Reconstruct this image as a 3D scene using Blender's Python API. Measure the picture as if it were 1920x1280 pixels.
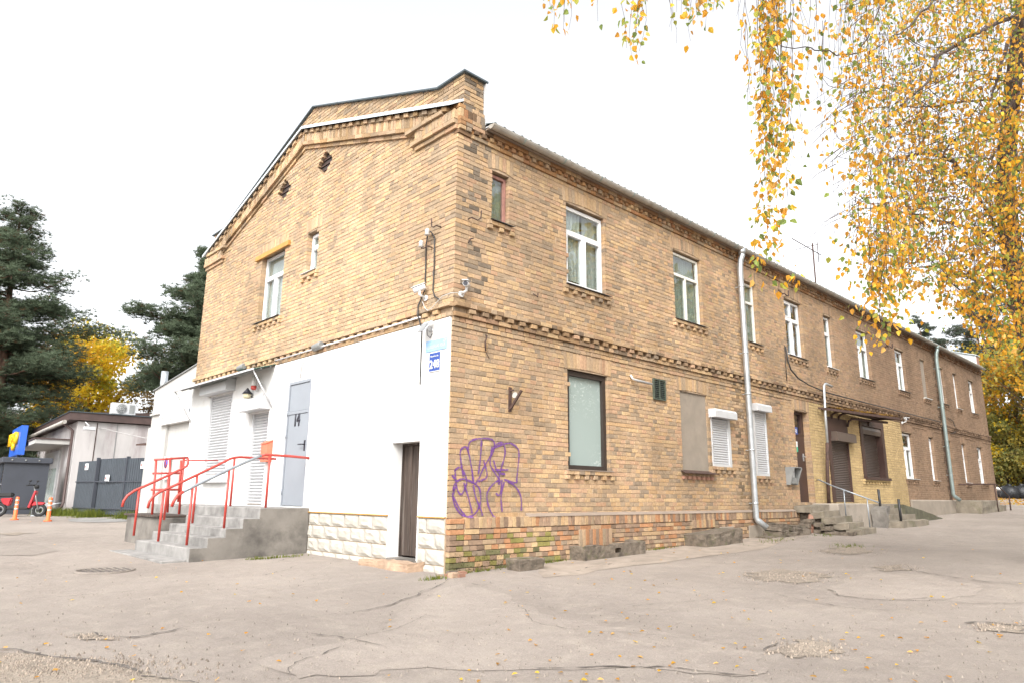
import bpy, bmesh, math, random
import numpy as np
from mathutils import Vector, Matrix
from mathutils.geometry import tessellate_polygon

sc = bpy.context.scene
for o in list(bpy.data.objects):
    bpy.data.objects.remove(o)
COLL = sc.collection
rng = np.random.default_rng(7)
random.seed(7)
R = math.radians

# ------------------------------------------------------------------ camera
FPX, YAW, PITCH, ROLL = 1305.2, 0.8056, 0.2180, 0.0083
CAM = np.array([-5.9138, -7.3551, 1.3549])
def cam_axes():
    cy, sy, cp, sp = math.cos(YAW), math.sin(YAW), math.cos(PITCH), math.sin(PITCH)
    f = np.array([cp*cy, cp*sy, sp]); r = np.array([sy, -cy, 0.0]); u = np.cross(r, f)
    c, s = math.cos(ROLL), math.sin(ROLL)
    return c*r+s*u, -s*r+c*u, f
AR, AU, AF = cam_axes()
cd = bpy.data.cameras.new('camera'); cam = bpy.data.objects.new('camera', cd); COLL.objects.link(cam)
M = Matrix.Identity(4)
for i in range(3):
    M[i][0] = AR[i]; M[i][1] = AU[i]; M[i][2] = -AF[i]; M[i][3] = CAM[i]
cam.matrix_world = M
cd.sensor_width = 36; cd.lens = 36*FPX/1920; cd.clip_end = 2000; cd.clip_start = 0.05
sc.camera = cam

# ------------------------------------------------------------------ sky and sun
SUN_EL, SUN_AZ = R(42), math.atan2(-0.54, -0.84)          # direction towards the sun
w = bpy.data.worlds.new('World'); sc.world = w; w.use_nodes = True
nt = w.node_tree; nt.nodes.clear()
out = nt.nodes.new('ShaderNodeOutputWorld'); bg = nt.nodes.new('ShaderNodeBackground')
sky = nt.nodes.new('ShaderNodeTexSky'); sky.sky_type = 'NISHITA'; sky.sun_disc = False
sky.sun_elevation = SUN_EL; sky.sun_rotation = math.pi/2 - SUN_AZ
sky.air_density = 1.0; sky.dust_density = 4.0; sky.ozone_density = 1.0
hs = nt.nodes.new('ShaderNodeHueSaturation'); hs.inputs['Saturation'].default_value = 0.12
nt.links.new(sky.outputs[0], hs.inputs['Color']); nt.links.new(hs.outputs[0], bg.inputs[0])
bg.inputs[1].default_value = 0.15
nt.links.new(bg.outputs[0], out.inputs[0])
sd = bpy.data.lights.new('sun', 'SUN'); sd.energy = 0.75; sd.angle = R(25); sd.color = (1.0, 0.965, 0.91)
sun = bpy.data.objects.new('sun', sd); COLL.objects.link(sun)
sv = Vector((math.cos(SUN_EL)*math.cos(SUN_AZ), math.cos(SUN_EL)*math.sin(SUN_AZ), math.sin(SUN_EL)))
sun.rotation_euler = sv.to_track_quat('Z', 'Y').to_euler()
sun.location = (-10, -10, 20)
sc.view_settings.view_transform = 'Standard'; sc.view_settings.look = 'None'
sc.view_settings.exposure = 1.58; sc.view_settings.gamma = 1.0; sc.view_settings.use_curve_mapping = False
sc.cycles.max_bounces = 6; sc.cycles.transparent_max_bounces = 12
sc.cycles.use_denoising = True

# ------------------------------------------------------------------ helpers
def ground(x, y):
    return 0.37 + 0.023*min(max(x, -45), 62) + 0.010*min(max(y, -40), 60)
def ray(px, py):
    return AF + AR*(px-960)/FPX + AU*(640-py)/FPX
def at(px, py, dep):
    "the place seen at that photo pixel, dep metres deep"
    return CAM + ray(px, py)*dep

def tag(o, label=None, cat=None, group=None, kind=None):
    if label: o['label'] = label
    if cat: o['category'] = cat
    if group: o['group'] = group
    if kind: o['kind'] = kind
    return o
ORG = {}
def thing(name, loc, label, cat, group=None):
    o = bpy.data.objects.new(name, None); COLL.objects.link(o)
    o.location = loc; o.empty_display_size = 0.2
    ORG[o.name] = np.array(loc, float)
    return tag(o, label, cat, group)
def org(o):
    while o is not None:
        if o.name in ORG: return ORG[o.name]
        o = o.parent
    return np.zeros(3)
def link(name, me, mat=None, parent=None):
    o = bpy.data.objects.new(name, me); COLL.objects.link(o)
    if mat is not None:
        for m in (mat if isinstance(mat, (list, tuple)) else [mat]): me.materials.append(m)
    if parent is not None: o.parent = parent
    return o
def copy_tree(o, parent=None):
    c = o.copy(); COLL.objects.link(c)
    if parent is not None: c.parent = parent
    for ch in o.children: copy_tree(ch, c)
    return c
def np_mesh(name, verts, faces, mat=None, parent=None, cols=None, smooth=False, k=4, midx=None):
    "one mesh out of numpy arrays: verts (n,3), faces (m,k)"
    me = bpy.data.meshes.new(name)
    v = np.asarray(verts, np.float32) - (org(parent).astype(np.float32) if parent is not None else 0)
    f = np.asarray(faces, np.int32)
    me.vertices.add(len(v)); me.vertices.foreach_set('co', v.ravel())
    me.loops.add(f.size); me.loops.foreach_set('vertex_index', f.ravel())
    me.polygons.add(len(f)); me.polygons.foreach_set('loop_start', np.arange(0, f.size, k, dtype=np.int32))
    me.polygons.foreach_set('loop_total', np.full(len(f), k, np.int32))
    me.polygons.foreach_set('use_smooth', np.full(len(f), bool(smooth)))
    if midx is not None: me.polygons.foreach_set('material_index', np.asarray(midx, np.int32))
    if cols is not None:
        a = me.color_attributes.new('Col', 'FLOAT_COLOR', 'POINT')
        c = np.ones((len(v), 4), np.float32); c[:, :3] = cols
        a.data.foreach_set('color', c.ravel())
    me.update(calc_edges=True); me.validate()
    return link(name, me, mat, parent)

class MB:
    "collects shapes for ONE mesh object"
    def __init__(s): s.v = []; s.f = []; s.sm = []; s.mi = []; s.cur = 0
    def add(s, vs, fs, smooth=False):
        b = len(s.v); s.v += [tuple(map(float, p)) for p in vs]
        for f in fs: s.f.append([b+i for i in f]); s.sm.append(smooth); s.mi.append(s.cur)
        return s
    def hexa(s, p):      # 8 points: bottom 4 ccw, top 4 ccw
        return s.add(p, [(3,2,1,0),(4,5,6,7),(0,1,5,4),(1,2,6,5),(2,3,7,6),(3,0,4,7)])
    def box(s, x0, x1, y0, y1, z0, z1):
        return s.hexa([(x0,y0,z0),(x1,y0,z0),(x1,y1,z0),(x0,y1,z0),(x0,y0,z1),(x1,y0,z1),(x1,y1,z1),(x0,y1,z1)])
    def bar(s, a, b, wx, wz=None, up=(0,0,1)):
        "rectangular bar from a to b"
        wz = wz or wx
        a = Vector(a); b = Vector(b); d = (b-a).normalized(); u = Vector(up)
        if abs(d.dot(u)) > .97: u = Vector((1,0,0))
        x = d.cross(u).normalized()*wx/2; z = x.normalized().cross(d).normalized()*wz/2
        return s.hexa([a-x-z, a+x-z, b+x-z, b-x-z, a-x+z, a+x+z, b+x+z, b-x+z])
    def tube(s, pts, r, n=8, caps=True, smooth=True):
        pts = [Vector(p) for p in pts]
        rr = r if isinstance(r, (list, tuple)) else [r]*len(pts)
        vs = []; fs = []; ref = None
        for i, p in enumerate(pts):
            d = (pts[min(i+1, len(pts)-1)] - pts[max(i-1, 0)]).normalized()
            if ref is None: ref = d.orthogonal().normalized()
            ref = (ref - d*ref.dot(d))
            ref = ref.normalized() if ref.length > 1e-4 else d.orthogonal().normalized()
            e = d.cross(ref)
            for k in range(n):
                a = 2*math.pi*k/n
                vs.append(p + (ref*math.cos(a)+e*math.sin(a))*rr[i])
        for i in range(len(pts)-1):
            for k in range(n):
                fs.append((i*n+k, i*n+(k+1)%n, (i+1)*n+(k+1)%n, (i+1)*n+k))
        s.add(vs, fs, smooth)
        if caps:
            b = len(s.v)-len(vs)
            s.f.append([b+n-1-k for k in range(n)]); s.sm.append(False); s.mi.append(s.cur)
            s.f.append([b+(len(pts)-1)*n+k for k in range(n)]); s.sm.append(False); s.mi.append(s.cur)
        return s
    def lathe(s, c, prof, n=16, axis='z', smooth=True):
        "prof: (radius, height) pairs about a point"
        vs = []; fs = []
        for r, h in prof:
            for k in range(n):
                a = 2*math.pi*k/n; x, y = r*math.cos(a), r*math.sin(a)
                vs.append({'z': (c[0]+x, c[1]+y, c[2]+h), 'x': (c[0]+h, c[1]+x, c[2]+y), 'y': (c[0]+x, c[1]+h, c[2]+y)}[axis])
        for i in range(len(prof)-1):
            for k in range(n): fs.append((i*n+k, i*n+(k+1)%n, (i+1)*n+(k+1)%n, (i+1)*n+k))
        fs.append(tuple(range(n-1, -1, -1))); fs.append(tuple((len(prof)-1)*n+k for k in range(n)))
        return s.add(vs, fs, smooth)
    def prism(s, poly, h, fn):
        "poly of (a,b) extruded; fn(a,b,t) with t in {0,1} gives the point"
        n = len(poly)
        vs = [fn(a, b, 0) for a, b in poly] + [fn(a, b, 1) for a, b in poly]
        fs = [tuple(range(n-1, -1, -1)), tuple(range(n, 2*n))] + [(i, (i+1)%n, n+(i+1)%n, n+i) for i in range(n)]
        return s.add(vs, fs)
    def build(s, name, mat, parent=None, bevel=0, seg=1):
        me = bpy.data.meshes.new(name); o = org(parent) if parent is not None else np.zeros(3)
        me.from_pydata([(a-o[0], b-o[1], c-o[2]) for a, b, c in s.v], [], s.f)
        me.polygons.foreach_set('use_smooth', s.sm); me.polygons.foreach_set('material_index', s.mi)
        me.validate(); me.update()
        bm = bmesh.new(); bm.from_mesh(me); bmesh.ops.recalc_face_normals(bm, faces=bm.faces)
        if bevel:
            es = [e for e in bm.edges if len(e.link_faces) == 2 and e.calc_face_angle(0) > .5]
            bmesh.ops.bevel(bm, geom=es, offset=bevel, segments=seg, affect='EDGES', clamp_overlap=True)
        bm.to_mesh(me); bm.free()
        return link(name, me, mat, parent)
def arc(c, r, a0, a1, n, ax=(1,0,0), ay=(0,0,1)):
    c = Vector(c); ax = Vector(ax); ay = Vector(ay)
    return [c + ax*(r*math.cos(a0+(a1-a0)*i/n)) + ay*(r*math.sin(a0+(a1-a0)*i/n)) for i in range(n+1)]

# text turned into flat mesh; o = lower left corner, ex/ey unit axes
def text(name, body, o, ex, ey, width, height, mat, parent, depth=0.003, bold=0.0):
    cu = bpy.data.curves.new('txt', 'FONT'); cu.body = body; cu.size = 1.0; cu.offset = bold; cu.resolution_u = 3
    ob = bpy.data.objects.new('txt', cu); COLL.objects.link(ob)
    dg = bpy.context.evaluated_depsgraph_get(); me = bpy.data.meshes.new_from_object(ob.evaluated_get(dg))
    bpy.data.objects.remove(ob); bpy.data.curves.remove(cu)
    n = len(me.vertices); co = np.empty(n*3, np.float32); me.vertices.foreach_get('co', co); co = co.reshape(-1, 3)
    lo, hi = co.min(0), co.max(0); sx = width/(hi[0]-lo[0]); sy = height/(hi[1]-lo[1])
    ex, ey = np.array(ex, float), np.array(ey, float); nz = np.cross(ex, ey)
    P = np.array(o, float) + np.outer((co[:,0]-lo[0])*sx, ex) + np.outer((co[:,1]-lo[1])*sy, ey)
    bm = bmesh.new(); bm.from_mesh(me)
    for i, vv in enumerate(bm.verts): vv.co = P[i] - org(parent)
    ret = bmesh.ops.extrude_face_region(bm, geom=list(bm.faces))
    for g in ret['geom']:
        if isinstance(g, bmesh.types.BMVert): g.co += Vector(nz*depth)
    bmesh.ops.recalc_face_normals(bm, faces=bm.faces)
    bm.to_mesh(me); bm.free(); me.name = name; me.materials.clear()
    return link(name, me, mat, parent)

# ------------------------------------------------------------------ materials
def nodes(name):
    m = bpy.data.materials.new(name); m.use_nodes = True
    n = m.node_tree; return m, n, n.nodes['Principled BSDF']
def L(n, a, b): n.links.new(a, b)
def noise(n, scale, detail=4, rough=.55, vec=None, dim=None):
    t = n.nodes.new('ShaderNodeTexNoise'); t.inputs['Scale'].default_value = scale
    t.inputs['Detail'].default_value = detail; t.inputs['Roughness'].default_value = rough
    if vec is not None: L(n, vec, t.inputs['Vector'])
    return t
def ramp(n, fac, stops):
    r = n.nodes.new('ShaderNodeValToRGB'); e = r.color_ramp.elements
    while len(e) < len(stops): e.new(.5)
    for i, (p, c) in enumerate(stops):
        e[i].position = p; e[i].color = (c, c, c, 1) if not isinstance(c, tuple) else (*c, 1)
    L(n, fac, r.inputs[0]); return r
def mix(n, fac, a, b, mode='MIX'):
    x = n.nodes.new('ShaderNodeMix'); x.data_type = 'RGBA'; x.blend_type = mode
    for sock, v in ((x.inputs[0], fac), (x.inputs[6], a), (x.inputs[7], b)):
        if isinstance(v, (int, float)): sock.default_value = v
        elif isinstance(v, tuple): sock.default_value = (*v, 1)
        else: L(n, v, sock)
    return x.outputs[2]
def coords(n, sc3=None):
    g = n.nodes.new('ShaderNodeNewGeometry')
    if sc3 is None: return g.outputs['Position']
    mp = n.nodes.new('ShaderNodeMapping'); mp.inputs['Scale'].default_value = sc3
    L(n, g.outputs['Position'], mp.inputs[0]); return mp.outputs[0]
def bump(n, b, h, dist, strength=1.0):
    x = n.nodes.new('ShaderNodeBump'); x.inputs['Distance'].default_value = dist; x.inputs['Strength'].default_value = strength
    L(n, h, x.inputs['Height']); L(n, x.outputs[0], b.inputs['Normal']); return x
def simple(name, col, rough=.6, metal=0.0, var=.15, scale=6.0, bmp=0.0, bscale=40.0, dirt=None, spec=None, stretch=None):
    m, n, b = nodes(name); P = coords(n, stretch)
    a = noise(n, scale, 5, .6, P)
    r = ramp(n, a.outputs[0], [(.3, 1-var), (.7, 1+var*.6)])
    c = mix(n, 1.0, tuple(col), r.outputs[0], 'MULTIPLY')
    if dirt:
        dcol, dsc, lo, hi = dirt
        d = noise(n, dsc, 6, .65, P); dr = ramp(n, d.outputs[0], [(lo, 0.0), (hi, 1.0)])
        c = mix(n, dr.outputs[0], c, tuple(dcol))
    L(n, c, b.inputs['Base Color']); b.inputs['Roughness'].default_value = rough; b.inputs['Metallic'].default_value = metal
    if spec is not None: b.inputs['Specular IOR Level'].default_value = spec
    if bmp:
        h = noise(n, bscale, 5, .6, P); bump(n, b, h.outputs[0], bmp)
    return m
def colattr(name, rough=.85, bmp=.004, bscale=60, speck=.35, transl=0.0, grain=25, damp=0.0):
    "colour comes from the piece's own colour, with grain and fine relief"
    m, n, b = nodes(name); P = coords(n)
    at_ = n.nodes.new('ShaderNodeVertexColor'); at_.layer_name = 'Col'
    a = noise(n, grain, 6, .65, P); r = ramp(n, a.outputs[0], [(.28, 1-speck), (.72, 1+speck*.5)])
    c = mix(n, 1.0, at_.outputs[0], r.outputs[0], 'MULTIPLY')
    L(n, c, b.inputs['Base Color']); b.inputs['Roughness'].default_value = rough
    b.inputs['Specular IOR Level'].default_value = .25
    if damp:
        d1 = noise(n, .8, 5, .6, coords(n, (1, 1, .35))); dr = ramp(n, d1.outputs[0], [(.30, 1-damp), (.62, 1.04)]); c = mix(n, 1.0, c, dr.outputs[0], 'MULTIPLY'); L(n, c, b.inputs['Base Color'])
    if bmp:
        h = noise(n, bscale, 5, .65, P); bump(n, b, h.outputs[0], bmp)
    if transl:
        t = n.nodes.new('ShaderNodeBsdfTranslucent'); L(n, c, t.inputs[0])
        s = n.nodes.new('ShaderNodeMixShader'); s.inputs[0].default_value = transl
        L(n, b.outputs[0], s.inputs[1]); L(n, t.outputs[0], s.inputs[2])
        L(n, s.outputs[0], n.nodes['Material Output'].inputs[0])
    return m
MAT = {}
MAT['brick'] = colattr('brick_clay', .92, .003, 60, .30, grain=26, damp=.30)
MAT['mortar'] = simple('lime_mortar', (.37,.275,.185), .95, var=.3, scale=9, bmp=.003, bscale=50, dirt=((.13,.10,.075), 2.5, .5, .75))
MAT['stucco'] = simple('white_stucco', (.64,.635,.62), .9, var=.04, scale=3, bmp=.003, bscale=70, dirt=((.50,.48,.43), 1.6, .56, .82))
MAT['stucco_dirty'] = simple('stained_stucco', (.40,.39,.37), .9, var=.10, scale=3, bmp=.003, bscale=70, dirt=((.34,.33,.30), 2.2, .54, .86), stretch=(1,1,.16))
MAT['white'] = simple('white_plastic', (.66,.66,.66), .35, var=.04, scale=4)
MAT['white_paint'] = simple('white_metal_paint', (.46,.465,.47), .4, var=.06, scale=5, dirt=((.5,.48,.44), 3, .62, .9))
MAT['shutter'] = simple('white_shutter', (.44,.445,.455), .4, var=.04, scale=5)
MAT['wood_frame'] = simple('painted_wood_frame', (.66,.64,.58), .6, var=.2, scale=14, bmp=.002)
MAT['red_wood'] = simple('reddish_wood_frame', (.30,.15,.12), .6, var=.3, scale=12)
MAT['dark_frame'] = simple('dark_brown_frame', (.035,.025,.02), .5, var=.2)
MAT['brown_metal'] = simple('brown_painted_metal', (.052,.026,.02), .5, var=.25, scale=4, bmp=.001)
MAT['brown_slat'] = simple('brown_shutter_slats', (.085,.062,.05), .45, var=.12, scale=8)
MAT['grey_door'] = simple('pale_grey_door_paint', (.235,.254,.28), .42, var=.05, scale=3)
MAT['galv'] = simple('galvanised_steel', (.52,.55,.57), .38, .75, var=.18, scale=7)
MAT['zinc_green'] = simple('greenish_zinc_pipe', (.27,.33,.32), .42, .55, var=.15, scale=7)
MAT['gutter'] = simple('old_gutter_metal', (.40,.38,.34), .5, .35, var=.25, scale=5, dirt=((.2,.17,.13), 3, .55, .8))
MAT['roof'] = simple('green_grey_roof_sheet', (.30,.35,.34), .5, .2, var=.2, scale=3)
MAT['coping'] = simple('coping_sheet', (.60,.64,.66), .4, .4, var=.1, scale=3)
MAT['coping_edge'] = simple('dark_coping_edge', (.07,.09,.10), .5, .3, var=.15, scale=3)
MAT['sill'] = simple('dark_sill_sheet', (.10,.095,.09), .5, .3, var=.2)
MAT['sill_white'] = simple('pale_sill_sheet', (.62,.63,.62), .45, .1, var=.15)
MAT['render_grey'] = simple('grey_render', (.25,.212,.17), .95, var=.16, scale=2.4, bmp=.004, bscale=40, dirt=((.13,.115,.095), 1.6, .55, .85))
MAT['render_pale'] = simple('pale_brown_render', (.24,.19,.15), .95, var=.2, scale=2.4, bmp=.004, bscale=40)
MAT['black'] = simple('black_paint', (.02,.02,.021), .5, var=.2)
MAT['dark_room'] = simple('dim_room', (.045,.043,.04), .9, var=.3, scale=1.5)
MAT['curtain'] = simple('pale_curtain', (.50,.49,.46), .9, var=.25, scale=6, stretch=(6,6,.6))
MAT['curtain_green'] = simple('green_grey_curtain', (.33,.35,.31), .9, var=.25, scale=6, stretch=(6,6,.6))
MAT['red'] = simple('red_rail_paint', (.40,.045,.032), .42, var=.14, scale=9, dirt=((.30,.08,.06), 8, .60, .8))
MAT['rail_grey'] = simple('worn_grey_rail', (.25,.27,.29), .4, .4, var=.2, scale=9)
MAT['orange'] = simple('orange_plastic', (.85,.14,.035), .5, var=.1)
MAT['reflect'] = simple('pale_reflective_band', (.45,.43,.40), .35, var=.1)
MAT['concrete'] = simple('stair_concrete', (.255,.245,.232), .92, var=.2, scale=5, bmp=.006, bscale=30, dirt=((.105,.10,.093), 2.3, .44, .74))
MAT['concrete_side'] = simple('stained_concrete', (.185,.168,.147), .92, var=.25, scale=2.4, bmp=.006, bscale=26, dirt=((.075,.068,.06), 1.7, .45, .68))
MAT['old_concrete'] = simple('old_mossy_concrete', (.155,.125,.095), .95, var=.55, scale=9, bmp=.03, bscale=30, dirt=((.08,.085,.03), 4.0, .55, .72))
MAT['stone_white'] = simple('white_painted_blocks', (.385,.36,.315), .92, var=.1, scale=7, bmp=.012, bscale=18, dirt=((.34,.31,.26), 3, .52, .9))
MAT['wood_dark'] = simple('weathered_dark_boards', (.052,.035,.026), .8, var=.55, scale=5, bmp=.004, bscale=30, dirt=((.19,.165,.145), 3.0, .52, .85), stretch=(6,6,.35))
MAT['wood_orange'] = simple('orange_board', (.46,.235,.055), .6, var=.2)
MAT['rust'] = simple('rusty_iron', (.06,.032,.024), .8, var=.5, scale=12, bmp=.003)
MAT['terracotta'] = simple('old_red_pipe', (.30,.16,.11), .7, var=.3, scale=6, bmp=.003)
MAT['cable'] = simple('black_cable', (.022,.02,.02), .6, var=.1)
MAT['cable_grey'] = simple('grey_cable', (.35,.34,.33), .6, var=.1)
MAT['sign_blue'] = simple('dark_blue_enamel', (.018,.055,.26), .3, var=.06)
MAT['sign_pale'] = simple('faded_blue_sign', (.25,.42,.62), .5, var=.15, scale=10, dirt=((.55,.35,.2), 9, .62, .75))
MAT['shop_blue'] = simple('shop_sign_blue', (.03,.12,.55), .35, var=.05)
MAT['shop_yellow'] = simple('shop_letter_yellow', (.85,.50,.01), .35, var=.05)
MAT['anthracite'] = simple('anthracite_panel', (.045,.05,.062), .5, var=.1, scale=3)
MAT['fence_metal'] = simple('grey_profiled_sheet', (.052,.062,.074), .45, .1, var=.12, scale=3)
MAT['fascia_brown'] = simple('brown_fascia', (.065,.04,.035), .6, var=.3, scale=3)
MAT['scooter_red'] = simple('glossy_red_plastic', (.36,.012,.02), .25, var=.05)
MAT['rubber'] = simple('black_rubber', (.018,.018,.018), .8, var=.2)
MAT['plastic_bag'] = simple('black_plastic_bag', (.009,.010,.013), .5, var=.2, scale=8, bmp=.03, bscale=9)
MAT['purple'] = simple('purple_spray_paint', (.105,.035,.18), .7, var=.35, scale=20)
MAT['letter_black'] = simple('black_lettering', (.02,.02,.03), .5, var=.05)
MAT['letter_grey'] = simple('faded_lettering', (.68,.60,.60), .5, var=.05)
MAT['moss'] = simple('green_moss', (.06,.065,.015), .95, var=.5, scale=16, bmp=.01, bscale=60)
MAT['teal_glass'] = None
def glassy(name, tint, rough, fac_t, film=None):
    "window glass: mostly see-through, mirrors the sky at a slant"
    m, n, b = nodes(name)
    g = n.nodes.new('ShaderNodeBsdfGlossy'); g.inputs['Roughness'].default_value = rough
    t = n.nodes.new('ShaderNodeBsdfTransparent'); t.inputs[0].default_value = (*tint, 1)
    fr = n.nodes.new('ShaderNodeFresnel'); fr.inputs[0].default_value = 1.6; ge = n.nodes.new('ShaderNodeNewGeometry')
    nz = noise(n, 1.6, 2, .4, coords(n)); bp = n.nodes.new('ShaderNodeBump'); bp.inputs['Distance'].default_value = .004
    L(n, nz.outputs[0], bp.inputs['Height']); L(n, bp.outputs[0], g.inputs['Normal'])
    ad = n.nodes.new('ShaderNodeMath'); ad.operation = 'ADD'; ad.inputs[1].default_value = fac_t; L(n, fr.outputs[0], ad.inputs[0])
    fb = n.nodes.new('ShaderNodeMath'); fb.operation = 'SUBTRACT'; fb.inputs[0].default_value = 1; L(n, ge.outputs['Backfacing'], fb.inputs[1])
    fm = n.nodes.new('ShaderNodeMath'); fm.operation = 'MULTIPLY'; L(n, ad.outputs[0], fm.inputs[0]); L(n, fb.outputs[0], fm.inputs[1])
    s = n.nodes.new('ShaderNodeMixShader'); L(n, fm.outputs[0], s.inputs[0]); L(n, t.outputs[0], s.inputs[1]); L(n, g.outputs[0], s.inputs[2])
    L(n, s.outputs[0], n.nodes['Material Output'].inputs[0]); return m
MAT['glass'] = glassy('window_glass', (.82,.86,.85), .02, .11)
m, n, b = nodes('frosted_teal_film')
P = coords(n); z1 = noise(n, 7, 9, .78, coords(n, (1,1,1.5))); z1.inputs['Distortion'].default_value = 2.2; r1 = ramp(n, z1.outputs[0], [(.53, 0.0), (.66, 1.0)])
z2 = noise(n, .9, 2, .5, P); r2 = ramp(n, z2.outputs[0], [(.45, 0.0), (.62, 1.0)])
mk = n.nodes.new('ShaderNodeMath'); mk.operation = 'MULTIPLY'; L(n, r1.outputs[0], mk.inputs[0]); L(n, r2.outputs[0], mk.inputs[1])
L(n, mix(n, mk.outputs[0], (.275,.33,.31), (.50,.55,.53)), b.inputs['Base Color']); b.inputs['Roughness'].default_value = .12
MAT['teal_glass'] = m
MAT['leaf'] = colattr('birch_leaf', .55, 0, 1, .18, transl=.58, grain=30)
MAT['needle'] = colattr('pine_needles', .7, 0, 1, .1, transl=.4)
MAT['bark'] = simple('dark_bark', (.075,.058,.05), .95, var=.45, scale=14, bmp=.02, bscale=22, stretch=(1,1,.3))
MAT['pine_bark'] = simple('pine_bark', (.13,.075,.05), .95, var=.5, scale=9, bmp=.02, bscale=16, stretch=(1,1,.3))
MAT['twig'] = simple('brown_twig', (.085,.055,.045), .8, var=.3)
# ================================================================== THE BRICK BUILDING
LX, LY, CH, JT = 29.3, 9.67, 0.0700, 0.0085
ZS = 4.0
def PR(s, z, o):            # right (long) wall, facing -y
    return (s, -o, z)
def PG(s, z, o):            # gable wall, facing -x
    return (-o, s, z)
def snap(z): return ZS + round((z-ZS)/CH)*CH
def wbox(mb, fn, s0, s1, z0, z1, o0, o1):
    "box in wall coordinates (along, up, out)"
    p = [fn(s0,z0,o1), fn(s1,z0,o1), fn(s1,z0,o0), fn(s0,z0,o0), fn(s0,z1,o1), fn(s1,z1,o1), fn(s1,z1,o0), fn(s0,z1,o0)]
    return mb.hexa(p)

bld = thing('brick_building', (0, 0, 0.37), 'long two-storey yellow brick building with stepped gable, string course and many windows', 'building')

class Bricks:
    "bricks as quads on a wall: corners bl, br, tr, tl in (s, z)"
    def __init__(s): s.q = []; s.o = []; s.d = []; s.c = []
    def put(s, q, o, d, c): s.q.append(q); s.o.append(o); s.d.append(d); s.c.append(c)
    def rect(s, s0, s1, z0, z1, o, d, c): s.put(((s0,z0),(s1,z0),(s1,z1),(s0,z1)), o, d, c)
    def mesh(s, idx, fn, flip, seed):
        g = np.random.default_rng(seed)
        q = np.array([s.q[i] for i in idx], float); o = np.array([s.o[i] for i in idx]); d = np.array([s.d[i] for i in idx])
        c = np.array([s.c[i] for i in idx], float); N = len(idx)
        q = q + g.normal(0, .0016, q.shape); cen = q.mean(1, keepdims=True)
        ch = .004
        def inset(q):
            v = q-cen; n = np.abs(v); return cen + np.sign(v)*np.maximum(n-ch, n*.4)
        fo = (o[:, None] + g.normal(0, .0018, (N, 1)) + g.normal(0, .0009, (N, 4)))
        front = inset(q); V = np.empty((N, 12, 3))
        def w(a, off):
            return np.stack(fn(a[..., 0], a[..., 1], off), -1)
        V[:, 0:4] = w(front, fo); V[:, 4:8] = w(q, fo-.0035); V[:, 8:12] = w(q, (o-d)[:, None]*np.ones((1, 4)))
        F = [[0,1,2,3]] + [[4+i, 4+(i+1)%4, (i+1)%4, i] for i in range(4)] + [[8+i, 8+(i+1)%4, 4+(i+1)%4, 4+i] for i in range(4)]
        F = np.array(F)
        if flip: F = F[:, ::-1]
        F = (F[None] + (np.arange(N)*12)[:, None, None]).reshape(-1, 4)
        return V.reshape(-1, 3), F, np.repeat(c, 12, 0)

PAL = 1.14*np.array([.995,1.0,.93])*np.array([(.41,.278,.168),(.39,.262,.160),(.45,.312,.185),(.36,.248,.162),(.305,.216,.150),(.37,.250,.172),(.42,.268,.150),(.34,.242,.166),(.43,.290,.190),(.40,.25,.17)])
def brick_col(side, s, z, hint=None):
    r = rng.random()
    c = PAL[rng.integers(0, len(PAL))]*rng.uniform(.9, 1.1)*(1+.10*math.sin(s*1.7+z*2.3)*math.sin(z*1.1-s*.6))
    if r < .17: c = np.array((.315,.238,.162))*rng.uniform(.78, 1.12)
    elif r < .20: c = np.array((.25,.195,.145))*rng.uniform(.85, 1.1)
    elif r < .225: c = np.array((.45,.27,.165))*rng.uniform(.85, 1.1)
    mean = np.array((.405,.295,.185)); f_ = .28 if side == 'G' else .20; c = c*(1-f_)+mean*f_
    if side == 'G':
        c = c*1.11
        if z > 7.2 and rng.random() < .12: c = c*.75
        if hint == 'rake' and rng.random() < .3: c = c*np.array((.7,.66,.6))
    else:
        if s > 9:                                    # browner brick further along, with tree shade put into its colour
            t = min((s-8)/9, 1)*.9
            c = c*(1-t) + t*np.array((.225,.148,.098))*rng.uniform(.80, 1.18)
        if z < 1.08 and hint == 'plinth':
            rr = rng.random()
            if rr < .18: c = np.array((.42,.215,.11))*rng.uniform(.8, 1.12)
            elif rr < .5: c = np.array((.30,.205,.14))*rng.uniform(.7, 1.1)
            if z < .62 and s < 1.9 and rng.random() < .45 - (z-.4)*1.6: c = np.array((.165,.152,.075))*rng.uniform(.7, 1.3)
            elif z < .85 and s < 2.3 and rng.random() < .18: c = np.array((.24,.21,.07))
        if .12 < s < .62 and z > 4.1 and rng.random() < .42*(1-abs(s-.33)/.34): c = np.array((.17,.135,.10))*rng.uniform(.7, 1.5)
        if 7.75 < s < 8.0 and z < 4 and rng.random() < .6: c = c*.55
        if 22.4 < s < 22.75 and rng.random() < .5: c = c*.55
        if hint == 'string' and rng.random() < .45: c = c*np.array((.62,.60,.60))
        if hint == 'corn' and rng.random() < .5: c = c*np.array((.80,.64,.52))
        if hint == 'yellow': c = np.array((.47,.345,.175))*rng.uniform(.88, 1.08)
    return tuple(c)

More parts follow.
